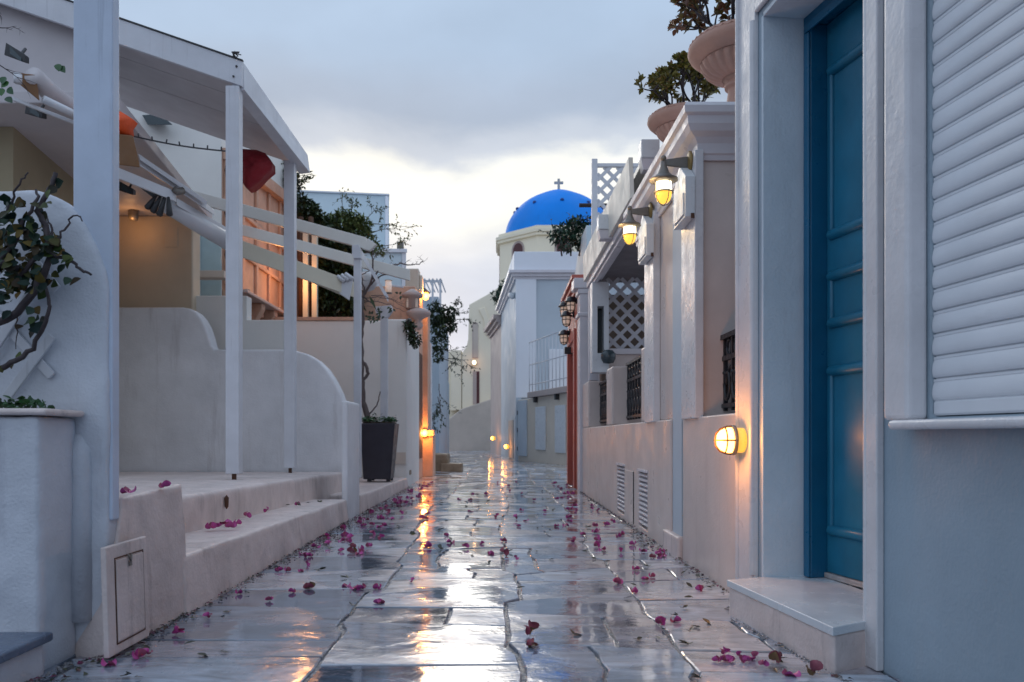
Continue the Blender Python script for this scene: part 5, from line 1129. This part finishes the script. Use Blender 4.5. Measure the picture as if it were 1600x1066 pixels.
# planter and bare tree
YPl = 11.85
plt = thing('charcoal_planter', 'tall tapered charcoal planter standing on the low stoop', 'planter', pt(592, 751, YPl))
zb0, zb1 = za(748, YPl), za(662, YPl); xl0, xr0, xl1, xr1 = xa(571, YPl), xa(613, YPl), xa(567, YPl), xa(620.5, YPl); hw = 0.25; bw = 0.20
body = MB().hexa([(xl0, YPl - bw, zb0), (xr0, YPl - bw, zb0), (xr0, YPl + bw, zb0), (xl0, YPl + bw, zb0), (xl1, YPl - hw, zb1), (xr1, YPl - hw, zb1), (xr1, YPl + hw, zb1), (xl1, YPl + hw, zb1)])
body.build('pot', M['planter'], plt, bevel=0.012, seg=3)
for x in (xl0 + 0.05, xr0 - 0.07):
    for y in (-0.15, 0.13): MB().box(x, x + 0.06, YPl + y, YPl + y + 0.05, zb0 - 0.035, zb0 - 0.0005).build('foot', M['planter'], plt)
MB().box(xl1 + 0.035, xr1 - 0.035, YPl - 0.21, YPl + 0.21, zb1 + 0.0005, zb1 + 0.02).build('soil', M['soil'], plt, bevel=0.006)
pf_ = MB(); ps_ = MB()
for _ in range(260):
    x = random.choice((xa(572, YPl), xa(582, YPl), xa(608, YPl), xa(613, YPl), xa(600, YPl))) + random.gauss(0, 0.045); p = Vector((x, YPl - 0.1 + rnd(-.13, .2), zb1 + 0.02 + abs(random.gauss(0, .035))))
    pf_.leaf(p, Vector((rnd(-1, 1), rnd(-1, .5), rnd(-.2, 1))), Vector((0, 0, 1)) + rdir() * .4, rnd(.03, .055), rnd(.025, .04), .2, True)
for i in range(30): a = Vector((xa(rnd(571, 616), YPl), YPl - 0.05, zb1 + 0.02)); ps_.tube([a, a + Vector((rnd(-.02, .02), 0, .05))], 0.003, 4)
gc = thing('planter_greens', 'short green plants around the tree foot in the charcoal planter', 'plant', pt(592, 661, YPl))
pf_.build('foliage', M['groundleaf'], gc, fixn=False); ps_.build('stems', M['groundleaf'], gc)
tree = thing('bare_tree', 'bare thin tree with looping trunk and twiggy branches in the charcoal planter', 'tree', pt(577, 660, YPl))
bt_ = MB()
def limb(pl, r0, r1, dep=0.0):
    P = [pt(x, y, YPl + dep * i) for i, (x, y) in enumerate(pl)]; Q = [P[0]]
    for a, b_ in zip(P, P[1:]):
        for i in (1, 2, 3): Q.append(a.lerp(b_, i / 3) + rdir() * 0.008)
    bt_.tube(Q, [r0 + (r1 - r0) * i / (len(Q) - 1) for i in range(len(Q))], 7); return Q
limb([(577, 660), (572, 645), (567, 628), (566, 605), (565, 585), (565, 560), (564, 530), (566, 505), (566, 480), (565, 466)], 0.045, 0.028)
limb([(565, 563), (572, 572), (575, 584), (570, 592), (567, 595)], 0.026, 0.022)
limb([(576, 648), (586, 638), (592, 625), (594, 612)], 0.012, 0.008); limb([(573, 640), (566, 636), (564, 633)], 0.012, 0.006)
bmain = []
for pl, r0 in (([(565, 466), (572, 455), (580, 440), (583, 420), (582, 400), (582, 386)], 0.022), ([(582, 436), (590, 425), (601, 420), (612, 416), (626, 412), (641, 414), (655, 413), (660, 408)], 0.016),
               ([(578, 446), (586, 436), (596, 431), (612, 428), (626, 425), (637, 422)], 0.014), ([(566, 468), (569, 450), (566, 440), (565, 430), (573, 425), (582, 422)], 0.014),
               ([(567, 464), (577, 470), (584, 478), (590, 488)], 0.012), ([(570, 466), (590, 464), (612, 468), (628, 478), (640, 486)], 0.007), ([(568, 470), (590, 472), (610, 476), (625, 484), (634, 488)], 0.007), ([(580, 462), (600, 462), (618, 470), (632, 476)], 0.006)):
    Q = limb(pl, r0, r0 * 0.35, rnd(-0.06, 0.08)); bmain.append(Q)
    for q in Q[3::2]:
        if rnd(0, 1) < 0.8: twig(bt_, q, Vector((rnd(-.6, 1), rnd(-.4, .4), rnd(-.2, 1))), rnd(0.06, 0.2), r0 * 0.3, 1)
bt_.build('trunk', M['bark'], tree)
tfl = MB()
for px, py, k in ((578, 495, 6), (572, 494, 5), (585, 496, 6), (592, 490, 8), (609, 484, 8), (596, 490, 5), (626, 462, 5), (590, 497, 5)):
    for _ in range(k): tfl.leaf(pt(px + rnd(-5, 5), py + rnd(-5, 5), YPl + rnd(-.1, .1)), Vector((rnd(-1, 1), -.4, rnd(-.8, .6))), Vector((0, -1, .5)), 0.06, 0.04, .2)
tfl.leaf(pt(577, 462, YPl), Vector((0.45, -0.2, -0.9)), Vector((0, -1, .2)), 0.26, 0.05, .05)
tfl.build('leaves', M['vine'], tree, fixn=False)
gl = MB().lathe([(0.0, -0.16), (0.10, -0.12), (0.155, -0.03), (0.155, 0.04), (0.10, 0.13), (0.0, 0.16)], pt(574, 440, 12.2), 20).build('globe_lamp', M['whitebox']); tag(gl, 'round white globe partly hidden by the bracketed post and tree', 'lamp')
sl_ = thing('glass_lantern', 'small lit clear lantern on a thin bar beside the stone ornament', 'lamp', pt(607, 448, 13.2))
MB().lathe([(0.05, -0.10), (0.055, 0.0), (0.05, 0.10)], sl_.location, 12).build('glass', M['dimglass'], sl_)
MB().lathe([(0, 0.11), (0.06, 0.105), (0.065, 0.10)], sl_.location, 12).lathe([(0.065, -0.10), (0.06, -0.115), (0, -0.12)], sl_.location, 12).build('cap', M['lampgrey'], sl_)
MB().lathe([(0, -0.03), (0.025, 0.0), (0, 0.04)], sl_.location + Vector((0, 0, 0.04)), 8).build('flame', M['glowfar'], sl_)
bar('bracket', (607, 444), (630, 447), 13.25, 13.25, 0.03, 0.03, M['wood'], sl_)

# ------------------------------------------------------------------ vine hedge, cream posts, pale blocks behind
random.seed(91)
Yv = 15.0
shrub('vine_hedge', 'dark hanging vine hedge behind the cream rafters', 'hedge', pt(525, 500, Yv),
      [(pt(px, py, Yv), (rx, 0.35, rz)) for px, py, rx, rz in ((525, 470, .40, .40), (515, 430, .42, .42), (530, 400, .45, .35), (505, 385, .36, .3), (540, 440, .32, .35), (500, 455, .28, .5), (550, 475, .2, .25), (490, 345, .22, .26), (480, 330, .18, .22), (498, 360, .25, .22), (470, 318, .16, .16), (456, 285, .16, .2), (446, 268, .14, .14))], 0.11, 6500, M['vine'],
      twigs=[(pt(470, 320, Yv), (0.2, 0, 1), 0.5, 0.01, 2, -0.02), (pt(450, 275, Yv), (-0.1, 0, 1), 0.4, 0.01, 2, 0.0), (pt(430, 252, Yv), (0.1, 0, 1), 0.3, 0.008, 1, 0)])
Yv = 15.6
shrub('leafy_bush', 'lighter green bush with trailing bare twigs in front of the pale block', 'bush', pt(540, 400, Yv),
      [(pt(px, py, Yv), (rx, 0.35, rz)) for px, py, rx, rz in ((530, 350, .38, .20), (555, 358, .30, .22), (512, 352, .25, .2), (575, 378, .2, .16), (545, 340, .25, .12), (565, 350, .2, .15), (590, 392, .14, .10))], 0.085, 8000, M['bush'],
      twigs=[(pt(575, 365, Yv), (1, 0, 0.1), 0.75, 0.010, 2, 0.01), (pt(580, 350, Yv), (1, 0, 0.25), 0.4, 0.010, 2, 0.01), (pt(585, 385, Yv), (1, 0, -0.1), 0.6, 0.010, 2, 0.02), (pt(535, 340, Yv), (0.1, 0, 1), 0.6, 0.01, 1, 0), (pt(548, 335, Yv), (0.3, 0, 1), 0.3, 0.01, 2, 0), (pt(570, 345, Yv), (0.8, 0, .6), 0.4, 0.008, 2, 0)])
for x, lab in ((478, 'pale upright post nearest the slim pergola post, before the vine'), (492, 'pale upright post second from the slim pergola post, before the vine')):
    p = MB().box(xa(x - 4, 14.2), xa(x + 4, 14.2), 14.15, 14.25, 0.0, za(352, 14.2)).build('vine_post', M['creamfabric'], bevel=0.006); tag(p, lab, 'post', 'pale posts before the vine')
for x, lab in ((470, 'rough brown vine trunk left of the two pale posts'), (486, 'rough brown vine trunk between the two pale posts')):
    p = MB().tube([pt(x, 500, 14.5), pt(x + 1, 450, 14.5), pt(x - 1, 400, 14.5), pt(x, 340, 14.6)], [0.05, 0.055, 0.045, 0.05], 9).build('old_vine', M['rust'], lumpy=0.03); tag(p, lab, 'climber')
pb1 = thing('pale_blue_house', 'tall pale blue blank house block behind the vine', 'house', (-5, 25, 0))
MB().hexa([(-9, 24, 0), (xa(608, 24), 24, 0), (xa(606, 28), 28, 0), (-9, 28, 0), (-9, 24, za(293, 24)), (xa(608, 24), 24, za(306, 24)), (xa(606, 28), 28, za(306, 24)), (-9, 28, za(293, 24))]).build('wall', M['paleblue'], pb1, bevel=0.03)
MB().hexa([(-9.05, 23.93, za(293, 24) + .001), (xa(609, 24), 23.93, za(306, 24) + .001), (xa(606, 28), 28, za(306, 24) + .001), (-9, 28, za(293, 24) + .001), (-9.05, 23.93, za(291, 24)), (xa(609, 24), 23.93, za(304, 24)), (xa(606, 28), 28, za(304, 24)), (-9, 28, za(291, 24))]).build('coping', M['brightwhite'], pb1)
MB().tube([(xa(602, 24) + .05, 23.95, 2), (xa(602, 24) + .05, 23.95, za(308, 24))], 0.05, 8).build('drainpipe', M['brightwhite'], pb1)
pb2 = thing('low_blue_house', 'lower pale blue house block with roof edge lamp, before the tall block', 'house', (-3, 20, 0))
MB().prism([(-6.0, 20), (xa(628, 20), 20), (xa(627, 23.8), 23.8), (-6.0, 23.8)], TXY, 0, za(391, 20)).build('wall', M['paleblue'], pb2, bevel=0.03)
MB().box(xa(628, 20) + .001, xa(634, 20), 19.98, 20.08, 0, za(394, 20)).build('drainpipe', M['brightwhite'], pb2)
MB().box(-6.0, xa(636, 20), 19.93, 19.999, za(395, 20), za(391, 20) + .02).build('coping', M['brightwhite'], pb2)
MB().box(xa(620, 20), xa(630, 20), 20.0, 20.16, za(391, 20) + .021, za(377, 20)).build('roof_lamp', M['lampgrey'], pb2, bevel=0.02)
wb = MB().prism([(xa(x, 16), za(y, 16)) for x, y in ((560, 500), (560, 478), (568, 468), (585, 463), (605, 466), (612, 476), (612, 500))], TXZ, 16.0, 17.5).build('rounded_parapet', M['brightwhite'], bevel=0.04); tag(wb, 'small round topped white parapet above the garden wall', 'parapet')

# ------------------------------------------------------------------ orange lit stone front with lamps, ornament and chimney
of = thing('orange_lit_house', 'weathered stone house front glowing orange from its low wall lamp', 'house', (-1.8, 17, 0))
MB().box(-5, -1.62, 15.46, 17.0, -0.02, za(455, 16)).build('wall', M['salmon'], of, bevel=0.02)
MB().box(-1.70, -1.515, 17.001, 17.5, 0.90, 3.5).build('pilaster', M['salmon'], of, bevel=0.02, lumpy=0.02)
MB().box(-1.70, -1.40, 17.001, 17.6, -0.02, 0.899).build('pilaster_base', M['salmon'], of, bevel=0.03, lumpy=0.02)
MB().box(-1.70, -1.50, 17.62, 17.9, 0.0, 2.9).build('doorpost', M['trimwhite'], of, bevel=0.01)
MB().box(-1.619, -1.612, 15.8, 16.8, 0.4, 2.55).build('panel_inset', M['rust'], of)
chm = thing('stone_chimney', 'square pale stone chimney lit orange on one side by the lantern', 'chimney', pt(645, 452, 16.4))
MB().box(xa(634, 16.4), xa(655, 16.4), 16.3, 16.65, za(455, 16) + .001, za(421, 16.4)).box(xa(655, 16.4) + .001, xa(660, 16.4), 16.36, 16.6, za(452, 16), za(430, 16.4)).build('stack', M['beigewall'], chm, bevel=0.025)
MB().box(xa(622, 16.4), xa(657, 16.4), 16.2, 16.7, za(457, 16.4), za(453, 16.4)).build('shelf', M['plinth'], chm)
orn = thing('stone_ornament', 'tiered round stone lantern ornament at the wall corner', 'ornament', pt(652, 505, 15.2))
c = pt(648, 490, 15.2); c2 = pt(642, 462, 15.2)
MB().lathe([(0.02, -0.32), (0.07, -0.28), (0.09, -0.22), (0.05, -0.15), (0.09, -0.10), (0.21, -0.05), (0.24, 0.0), (0.22, 0.04), (0.12, 0.09)], c + Vector((.07, 0, 0)), 20).build('lower_tier', M['mauve'], orn)
MB().lathe([(0.13, -0.26), (0.13, -0.05), (0.20, -0.03), (0.21, 0.02), (0.12, 0.07), (0.04, 0.12)], c2 + Vector((.03, 0, 0)), 20).build('upper_tier', M['mauve'], orn)
lb = MB().prism([(-.11, -.11), (.11, -.11), (.11, .11), (-.11, .11)], lambda u, v, w_: c2 + Vector((.03 + u, v, w_)), -0.25, -0.06).build('lattice_block', M['beigewall'], orn, bevel=0.02)
lan = thing('orange_lantern', 'bright orange lit lantern high on the stone front by the bush', 'wall lamp', pt(665, 463, 16.8)); L0 = lan.location
MB().lathe([(0.0, -0.09), (0.055, -0.06), (0.07, 0.0), (0.055, 0.06), (0.0, 0.08)], L0, 14).build('glass', M['glowfar'], lan)
MB().lathe([(0, 0.16), (0.03, 0.14), (0.10, 0.075), (0.10, 0.065)], L0, 14).build('hood', M['lampblack'], lan)
MB().tube([L0 + Vector((0, 0, 0.15)), L0 + Vector((-0.10, 0.1, 0.2)), L0 + Vector((-0.2, 0.2, 0.12))], 0.015, 6).build('arm', M['lampblack'], lan)
light('lamp_light', lan, (0.05, -0.22, 0.0), 14.0, (1.0, 0.42, 0.10), 0.06)
bulkhead((xa(664, 16.98), 16.985, za(677, 16.98)), (0, -1, 0), 'glowing orange bulkhead lamp low on the stone front past the planter', M['glowfar'], 16.0, 1.15, None, False)
MB().box(xa(669, 17), xa(679, 17), 16.9, 17.0, za(682, 17), za(672, 17)).build('side_block', M['salmon'], of, bevel=0.02)
stn = thing('stone_blocks', 'two brown stone blocks stepping into the street on the left', 'stone steps', pt(690, 735, 19.8))
MB().box(xa(674, 19.8), xa(701, 19.8), 19.4, 20.4, -0.02, za(709, 19.8)).build('upper_block', M['sandstone'], stn, voxel=0.02, lumpy=0.03)
MB().box(xa(690, 19.6), xa(723, 19.6), 19.3, 19.95, -0.02, za(724, 19.6)).build('lower_block', M['sandstone'], stn, voxel=0.02, lumpy=0.03)
wpg = thing('far_pergola', 'small white pergola frame on a rooftop behind the orange lantern', 'pergola', pt(675, 480, 24)); q = MB()
for px in (663, 676, 688):
    MB().box(xa(px - 1.5, 24), xa(px + 1.5, 24), 23.97, 24.03, za(490, 24), za(436, 24)).build('post', M['wood'], wpg)
    MB().box(xa(px - 1.5, 26), xa(px + 1.5, 26), 25.97, 26.03, za(490, 26), za(440, 26)).build('post', M['wood'], wpg)
for y_ in (24, 26): q.box(xa(658, y_), xa(691, y_), y_ - .04, y_ + .04, za(441, y_), za(438, y_))
for px in (663, 670, 676, 682, 688): q.box(xa(px, 24), xa(px + 1.5, 24), 23.9, 26.1, za(438, 24) + .001, za(436, 24))
q.build('beams', M['wood'], wpg)
MB().box(-4.5, xa(688, 24), 23.5, 27, 0, za(491, 24)).build('supporting_wall', M['greyblue'], wpg)
# grey blue wall with ivy farther along, bougainvillea
gw = thing('grey_blue_house', 'plain grey blue house wall on the left before the church', 'house', (-3, 28, 0))
MB().prism([(-1.85, 24.5), (-2.15, 34), (-7, 34), (-7, 27.1), (-3.6, 27.1), (-3.6, 24.5)], TXY, -0.02, za(545, 24.5) + 1.6).build('wall', M['greyblue'], gw, bevel=0.03)
MB().prism([(-1.82, 24.4), (-2.12, 34), (-2.2, 34), (-1.95, 24.4)], TXY, -0.02, za(640, 24.5) + 1.4).build('base_band', M['paleblue'], gw)
random.seed(14)
Yb_ = 20.6
shrub('bougainvillea', 'dark leafy bougainvillea with airy bare twigs over the street at left', 'shrub', pt(684, 690, Yb_ - .2),
      [(pt(px, py, Yb_), (rx, .3, rz)) for px, py, rx, rz in ((690, 510, .30, .3), (682, 495, .25, .25), (698, 490, .25, .2), (688, 535, .22, .25), (684, 555, .16, .2), (700, 505, .22, .18), (678, 480, .16, .14), (706, 488, .14, .1), (708, 512, .10, .08))], 0.10, 4200, M['vine'], trunk=False,
      twigs=[(pt(x, y, Yb_), d, l_, .012, 2, .015) for x, y, d, l_ in ((700, 490, (1, 0, .4), .5), (702, 500, (1, 0, .1), .55), (700, 560, (1, 0, -.2), .6), (690, 540, (.8, 0, -.5), .6), (690, 560, (1, 0, -.4), .7), (705, 485, (.6, 0, .8), .35), (686, 600, (.1, 0, -1), .8), (684, 620, (0.1, 0, -1), .6), (682, 640, (-.1, 0, -1), .5))])
Yi = 15.4
shrub('hanging_ivy', 'green ivy spilling over the white pier beside the stone ornament', 'plant', pt(640, 500, Yi - 2),
      [(pt(px, py, 13.3), (.07, .05, .09)) for px, py in ((636, 508), (640, 518), (644, 528), (648, 536), (650, 528), (643, 510))], 0.07, 9000, M['vine'])

# ================================================================== fallen flowers, leaves and litter on the wet paving
random.seed(41)
def bract(mb, o, az, tilt, L, W, curl):
    f = Vector((math.cos(az), math.sin(az), 0)); s_ = Vector((-math.sin(az), math.cos(az), 0)); P = []
    nu, nv = 6, 5; q = o.copy(); ang = tilt
    for i in range(nu):
        t = i / (nu - 1); wdt = W * math.sin(math.pi * (0.10 + 0.88 * t) ** 0.85)
        d = f * math.cos(ang) + Vector((0, 0, 1)) * math.sin(ang); up = d.cross(s_) * -1
        for j in range(nv):
            v = j / (nv - 1) * 2 - 1
            P.append(q + s_ * v * wdt / 2 - (s_.cross(d)) * (-abs(v) ** 2) * wdt * 0.22 + rdir() * L * 0.02)
        q = q + d * L / (nu - 1); ang += curl / (nu - 1)
    mb.add(P, [(i * nv + j, i * nv + j + 1, (i + 1) * nv + j + 1, (i + 1) * nv + j) for i in range(nu - 1) for j in range(nv - 1)], True)
def flower_mesh(kind):
    mb = MB(); O = Vector((0, 0, 0.004)); a0 = rnd(0, 6)
    if kind == 'lantern': tl, cu_ = R(rnd(28, 42)), R(rnd(80, 105))
    elif kind == 'open': tl, cu_ = R(10), R(75)
    else: tl, cu_ = R(20), R(110)
    for k in range(3): bract(mb, O, a0 + k * 2.094 + rnd(-.2, .2), tl + rnd(-.1, .1), rnd(.036, .043), rnd(.044, .052), cu_)
    if kind == 'lantern': mb.v = [Vector((p.x * 1.0, p.y * 1.0, p.z * 1.05)) for p in mb.v]
    for k in range(3): mb.tube([O, O + Vector((0.003 * math.cos(k * 2), 0.003 * math.sin(k * 2), 0.014))], 0.0016, 4)
    if kind == 'side':
        for p in mb.v: p.y, p.z = p.y * .5 - p.z * .8, p.z * .5 + p.y * .8
        mz = min(p.z for p in mb.v)
        for p in mb.v: p.z -= mz
    return mb
protos = []
for i in range(8):
    kind = ('lantern', 'open', 'side', 'lantern', 'lantern', 'side', 'lantern', 'open')[i]
    ob = flower_mesh(kind).build('bougainvillea_flower', M['bract'], origin=(0, 0, 0), fixn=False); protos.append(ob)
wprotos = [flower_mesh(k).build('wilted_flower', M['wilted'], origin=(0, 0, 0), fixn=False) for k in ('lantern', 'side')]
def leaf_mesh():
    mb = MB(); n = random.choice((1, 1, 2, 3))
    for k in range(n):
        a = rnd(0, 6.28); d = Vector((math.cos(a), math.sin(a), rnd(0.05, 0.5)))
        mb.leaf(Vector((0, 0, 0.006)), d, Vector((0, 0, 1)) + rdir() * 0.5, rnd(.035, .055), rnd(.018, .030), rnd(-0.1, 0.3), True)
    if n > 1 or rnd(0, 1) < .5: mb.tube([Vector((0, 0, 0.005)), Vector((rnd(-.03, .03), rnd(-.03, .03), .007))], 0.0015, 4)
    m_ = min(p.z for p in mb.v)
    for p in mb.v: p.z += 0.002 - m_
    return mb
lprotos = [leaf_mesh().build('fallen_leaf', M['fallleaf'], origin=(0, 0, 0), fixn=False) for _ in range(5)]
used = {}
def place(plist, p, label, cat, group, sc=None):
    o = random.choice(plist)
    if o.name in used: c = o.copy(); COL.objects.link(c)
    else: c = o; used[o.name] = 1
    c.location = p; c.rotation_euler = (rnd(-.25, .25), rnd(-.25, .25), rnd(0, 6.28)); k = (sc or 1) * rnd(0.75, 1.15); c.scale = (k, k, k * rnd(0.6, 1.05))
    tag(c, label, cat, group); return c
SW = 'magenta bougainvillea flower fallen on the wet paving stones'
def zone(px, py):
    if px < 660 and py < 930: return ('magenta bougainvillea flower fallen along the foot of the left steps', 'flowers along the left steps')
    if px > 1110 and py > 1000: return ('large magenta flower in the cluster before the blue door step', 'flowers before the blue door step')
    if px > 930: return ('magenta flower fallen on paving near the right terrace wall', 'flowers near the right wall')
    return ('magenta flower fallen on wet paving in mid street', 'flowers in mid street')
raw = []
def add(lst, ox, oy, s):
    for x, y in lst: raw.append((ox + x / s, oy + y / s))
add([(165, 690), (345, 540), (525, 580), (657, 533), (740, 375), (795, 270), (765, 325), (630, 410), (580, 410), (705, 415), (975, 500), (1020, 515), (1060, 515), (1155, 515), (1165, 600), (1048, 310), (1060, 285), (945, 235), (985, 240), (1108, 268), (1175, 230), (1197, 145), (1447, 270), (955, 165), (1120, 75), (1165, 105), (1050, 130), (3, 775), (745, 328), (1000, 235), (1062, 300)], 280, 780, 3.7275)
add([(270, 0), (235, 33), (265, 33), (388, 140), (272, 210), (415, 182), (505, 217), (612, 190), (745, 172), (662, 260), (820, 287), (887, 47), (1080, 80), (1135, 75), (1160, 50), (1155, 25), (1240, 133), (1330, 148), (1190, 178), (1335, 205), (1365, 227), (1480, 240), (1315, 80), (1390, 72), (1425, 60), (1460, 437), (182, 430)], 600, 800, 4)
add([(695, 325), (660, 330), (590, 460), (628, 445), (910, 525), (520, 535), (535, 400), (575, 293), (680, 720), (765, 705), (1055, 895), (1012, 937), (1072, 938), (1135, 930), (1170, 938), (1235, 930), (1280, 975), (1440, 1018), (683, 318)], 850, 780, 3.7275)
add([(250, 335), (310, 340), (370, 340), (225, 365), (290, 380), (325, 380), (340, 350), (430, 370), (80, 435), (130, 470), (20, 475), (50, 480), (160, 515), (710, 320), (630, 355), (700, 355), (800, 322), (700, 430), (1025, 318), (1020, 422), (1165, 427), (1100, 355), (1240, 350), (1270, 345), (1285, 320), (1340, 320), (1265, 285), (1300, 415), (1370, 430), (1455, 415), (1320, 465), (1475, 520), (240, 372), (300, 345)], 560, 690, 4)
for _ in range(62):
    y_ = 5.5 + 10 * rnd(0, 1) ** 1.1; u_ = random.choice((-1.4, -1.42, -1.35, -1.38, -1.3, -1.15, 1.1, 0.95, .1)) + random.gauss(0, .10); u_ = max(-1.46, min(1.22, u_))
    raw.append((VX + u_ * F / y_, VY + HC * F / y_))
raw += [(218, 1026), (120, 1037), (228, 1022)]
for px, py in raw:
    y = yg(py + 3); p = Vector((xa(px, y), y, 0.002))
    if p.x < -1.47 and y < 8.7: p.x = -1.45
    lab, grp = zone(px, py); place(protos, p, lab, 'flower', grp, 0.86 if y < 6 else 1.0)
for px, py, z in ((333, 822, .28), (347, 821, .28), (357, 816, .28), (371, 817, .28), (385, 808, .275), (417, 799, .268), (465, 787, .245), (330, 824, .28), (360, 822, .28)):
    y = yg(py + 3, z); place(protos, Vector((xa(px, y), y, z + .003)), 'magenta flower lying on the tread of the lower left step', 'flower', 'flowers on the lower left step', 1.05)
for px, py in ((201, 763), (258, 758)):
    Yq = 3.25 if px < 230 else 3.6; place(protos, Vector((xa(px, Yq), Yq, 0.622)), 'magenta flower lying on top of the masonry block' + (', nearest the tall post' if px < 230 else ', by its far corner'), 'flower', 'flowers on the masonry block', 1.0)
wl = [(831, 989, 'brownish magenta flower in mid street, the farther of two by the centre joint'), (835, 1007, 'brownish magenta flower in mid street, the nearer of two by the centre joint'), (1212, 1030, 'wilted brown and green flower at right end of the doorstep cluster'), (1020, 868, None), (786, 865, None), (484, 916, None), (550, 859, None), (551, 852, None), (900, 785, None), (1272, 1056, 'wilted red brown flower under the near end of the blue door step')]
for px, py, lab in wl:
    y = yg(py + 4); place(wprotos, Vector((xa(px, y), y, .002)), lab or 'wilted brown and pink flower lying on the wet paving', 'flower', None if lab else 'wilted flowers on the paving', 1.15)
lraw = []
def addl(lst, ox, oy, s):
    for x, y in lst: lraw.append((ox + x / s, oy + y / s))
addl([(250, 680), (765, 520), (1010, 262), (1250, 232), (1350, 203), (1285, 155), (870, 285), (845, 245), (290, 655), (30, 845), (240, 885), (160, 915), (1000, 615), (410, 545), (815, 405), (980, 455), (560, 400)], 280, 780, 3.7275)
addl([(63, 168), (170, 137), (350, 107), (425, 165), (490, 258), (775, 242), (1270, 240), (1380, 250), (825, 475), (1385, 305), (1210, 380), (360, 65), (95, 88), (745, 258), (750, 293), (1180, 765), (1045, 292), (950, 238), (350, 228), (650, 315), (1320, 290), (545, 273), (1265, 92)], 600, 800, 4)
addl([(575, 403), (690, 757), (840, 845), (850, 770), (890, 740), (965, 727), (540, 815), (975, 515), (860, 512), (905, 450), (910, 1045), (1350, 935), (540, 500), (815, 632), (650, 800), (770, 675), (860, 395), (1340, 985), (1080, 628), (470, 575), (800, 432), (610, 388), (865, 565)], 850, 780, 3.7275)
addl([(410, 245), (370, 275), (480, 318), (510, 380), (260, 412), (395, 385), (505, 500), (560, 490), (250, 528), (975, 355), (1155, 350), (1185, 350), (1210, 425), (1135, 450), (1125, 540), (1150, 305), (800, 370), (890, 375), (665, 400), (1400, 435), (1430, 530), (1400, 380)], 560, 690, 4)
lraw += [(148, 1020), (200, 1055), (210, 1058), (120, 1010), (178, 1008)]
for px, py in lraw:
    y = yg(py + 2); x = xa(px, y)
    if x < -1.47 and y < 8.7: x = -1.44
    if px < 640: lab, grp = 'small dark green or brown leaf fallen near the left steps', 'fallen leaves near the left steps'
    elif px > 950: lab, grp = 'small green or brown leaf fallen toward the right wall', 'fallen leaves near the right wall'
    else: lab, grp = 'small dark leaf fallen on the paving in mid street', 'fallen leaves in mid street'
    place(lprotos, Vector((x, y, .003)), lab, 'leaf', grp, 0.95 if y < 6 else 1.1)
for px, py in ((482, 785), (470, 789), (452, 788), (500, 784)):
    z = .242; y = yg(py + 2, z); place(lprotos, Vector((xa(px, y), y, z + .004)), 'small dark leaf lying on the tread of the lower left step', 'leaf', 'fallen leaves on the lower left step', 1)
# litter gathered along the feet of the walls : nobody could count it
lt_ = MB()
def litter(x0, y0, x1, y1, n, spread, side):
    for _ in range(n):
        f = rnd(0, 1); x = x0 + (x1 - x0) * f + side * abs(random.gauss(0, spread)); y = y0 + (y1 - y0) * f; a = rnd(0, 6.28)
        lt_.leaf(Vector((x, y, rnd(.002, .015))), Vector((math.cos(a), math.sin(a), rnd(0, .5))), Vector((0, 0, 1)) + rdir() * .6, rnd(.010, .035), rnd(.008, .022), rnd(0, .3))
litter(-1.49, 4.0, -1.52, 8.2, 330, .035, 1); litter(-1.48, 5.8, -1.5, 10.5, 520, .10, 1); litter(-1.52, 8.2, -1.52, 13.5, 350, .06, 1); litter(-1.48, 8.6, -1.30, 10.6, 300, .12, 1)
litter(1.245, 4.2, 1.25, 12.4, 420, .022, -1); litter(1.20, 5.9, 1.20, 7.0, 60, .05, -1); litter(-1.50, 3.0, -1.49, 4.0, 120, .03, 1); litter(-1.62, 2.6, -1.55, 3.1, 60, .05, 1); litter(1.06, 3.7, 1.22, 2.7, 14, .01, -1)
litter(-2.3, 27, -0.2, 40, 140, .3, 1); litter(0.55, 27.8, 2.0, 23, 160, .1, -1); litter(-1.2, 21, -2.2, 33, 160, .25, 1); litter(0.9, 11.5, 1.2, 13.5, 60, .1, -1)
lo_ = lt_.build('leaf_litter', M['litter'], origin=(0, 8, 0), fixn=False); stuff(lo_); lo_['label'] = 'strip of mixed leaf and petal litter along the foot of the walls'; lo_['category'] = 'leaf litter'
# grit edge where paving meets the walls
ge = MB()
def grit(x0, y0, x1, y1, n):
    for i in range(n):
        f = rnd(0, 1); r_ = rnd(.004, .012); p = Vector((x0 + (x1 - x0) * f + rnd(-.012, .012), y0 + (y1 - y0) * f, rnd(-.004, .006)))
        k = [p + Vector((rnd(.6, 1) * r_ * math.cos(t), rnd(.6, 1) * r_ * math.sin(t), 0)) for t in (0, 1.25, 2.5, 3.8, 5)]; t_ = p + Vector((0, 0, r_ * .8))
        ge.add(k + [t_], [(j, (j + 1) % 5, 5) for j in range(5)])
grit(-1.49, 3.9, -1.52, 8.1, 260); grit(1.25, 4.2, 1.25, 12, 300); grit(1.075, 3.74, 1.21, 2.7, 90); grit(-1.50, 3.0, -1.48, 3.9, 70); grit(-1.66, 2.3, -1.6, 3.0, 60)
go = ge.build('grit', M['joint'], origin=(0, 6, 0), fixn=False); stuff(go); go['label'] = 'wet grit and crumbled mortar where paving meets the walls'; go['category'] = 'grit'
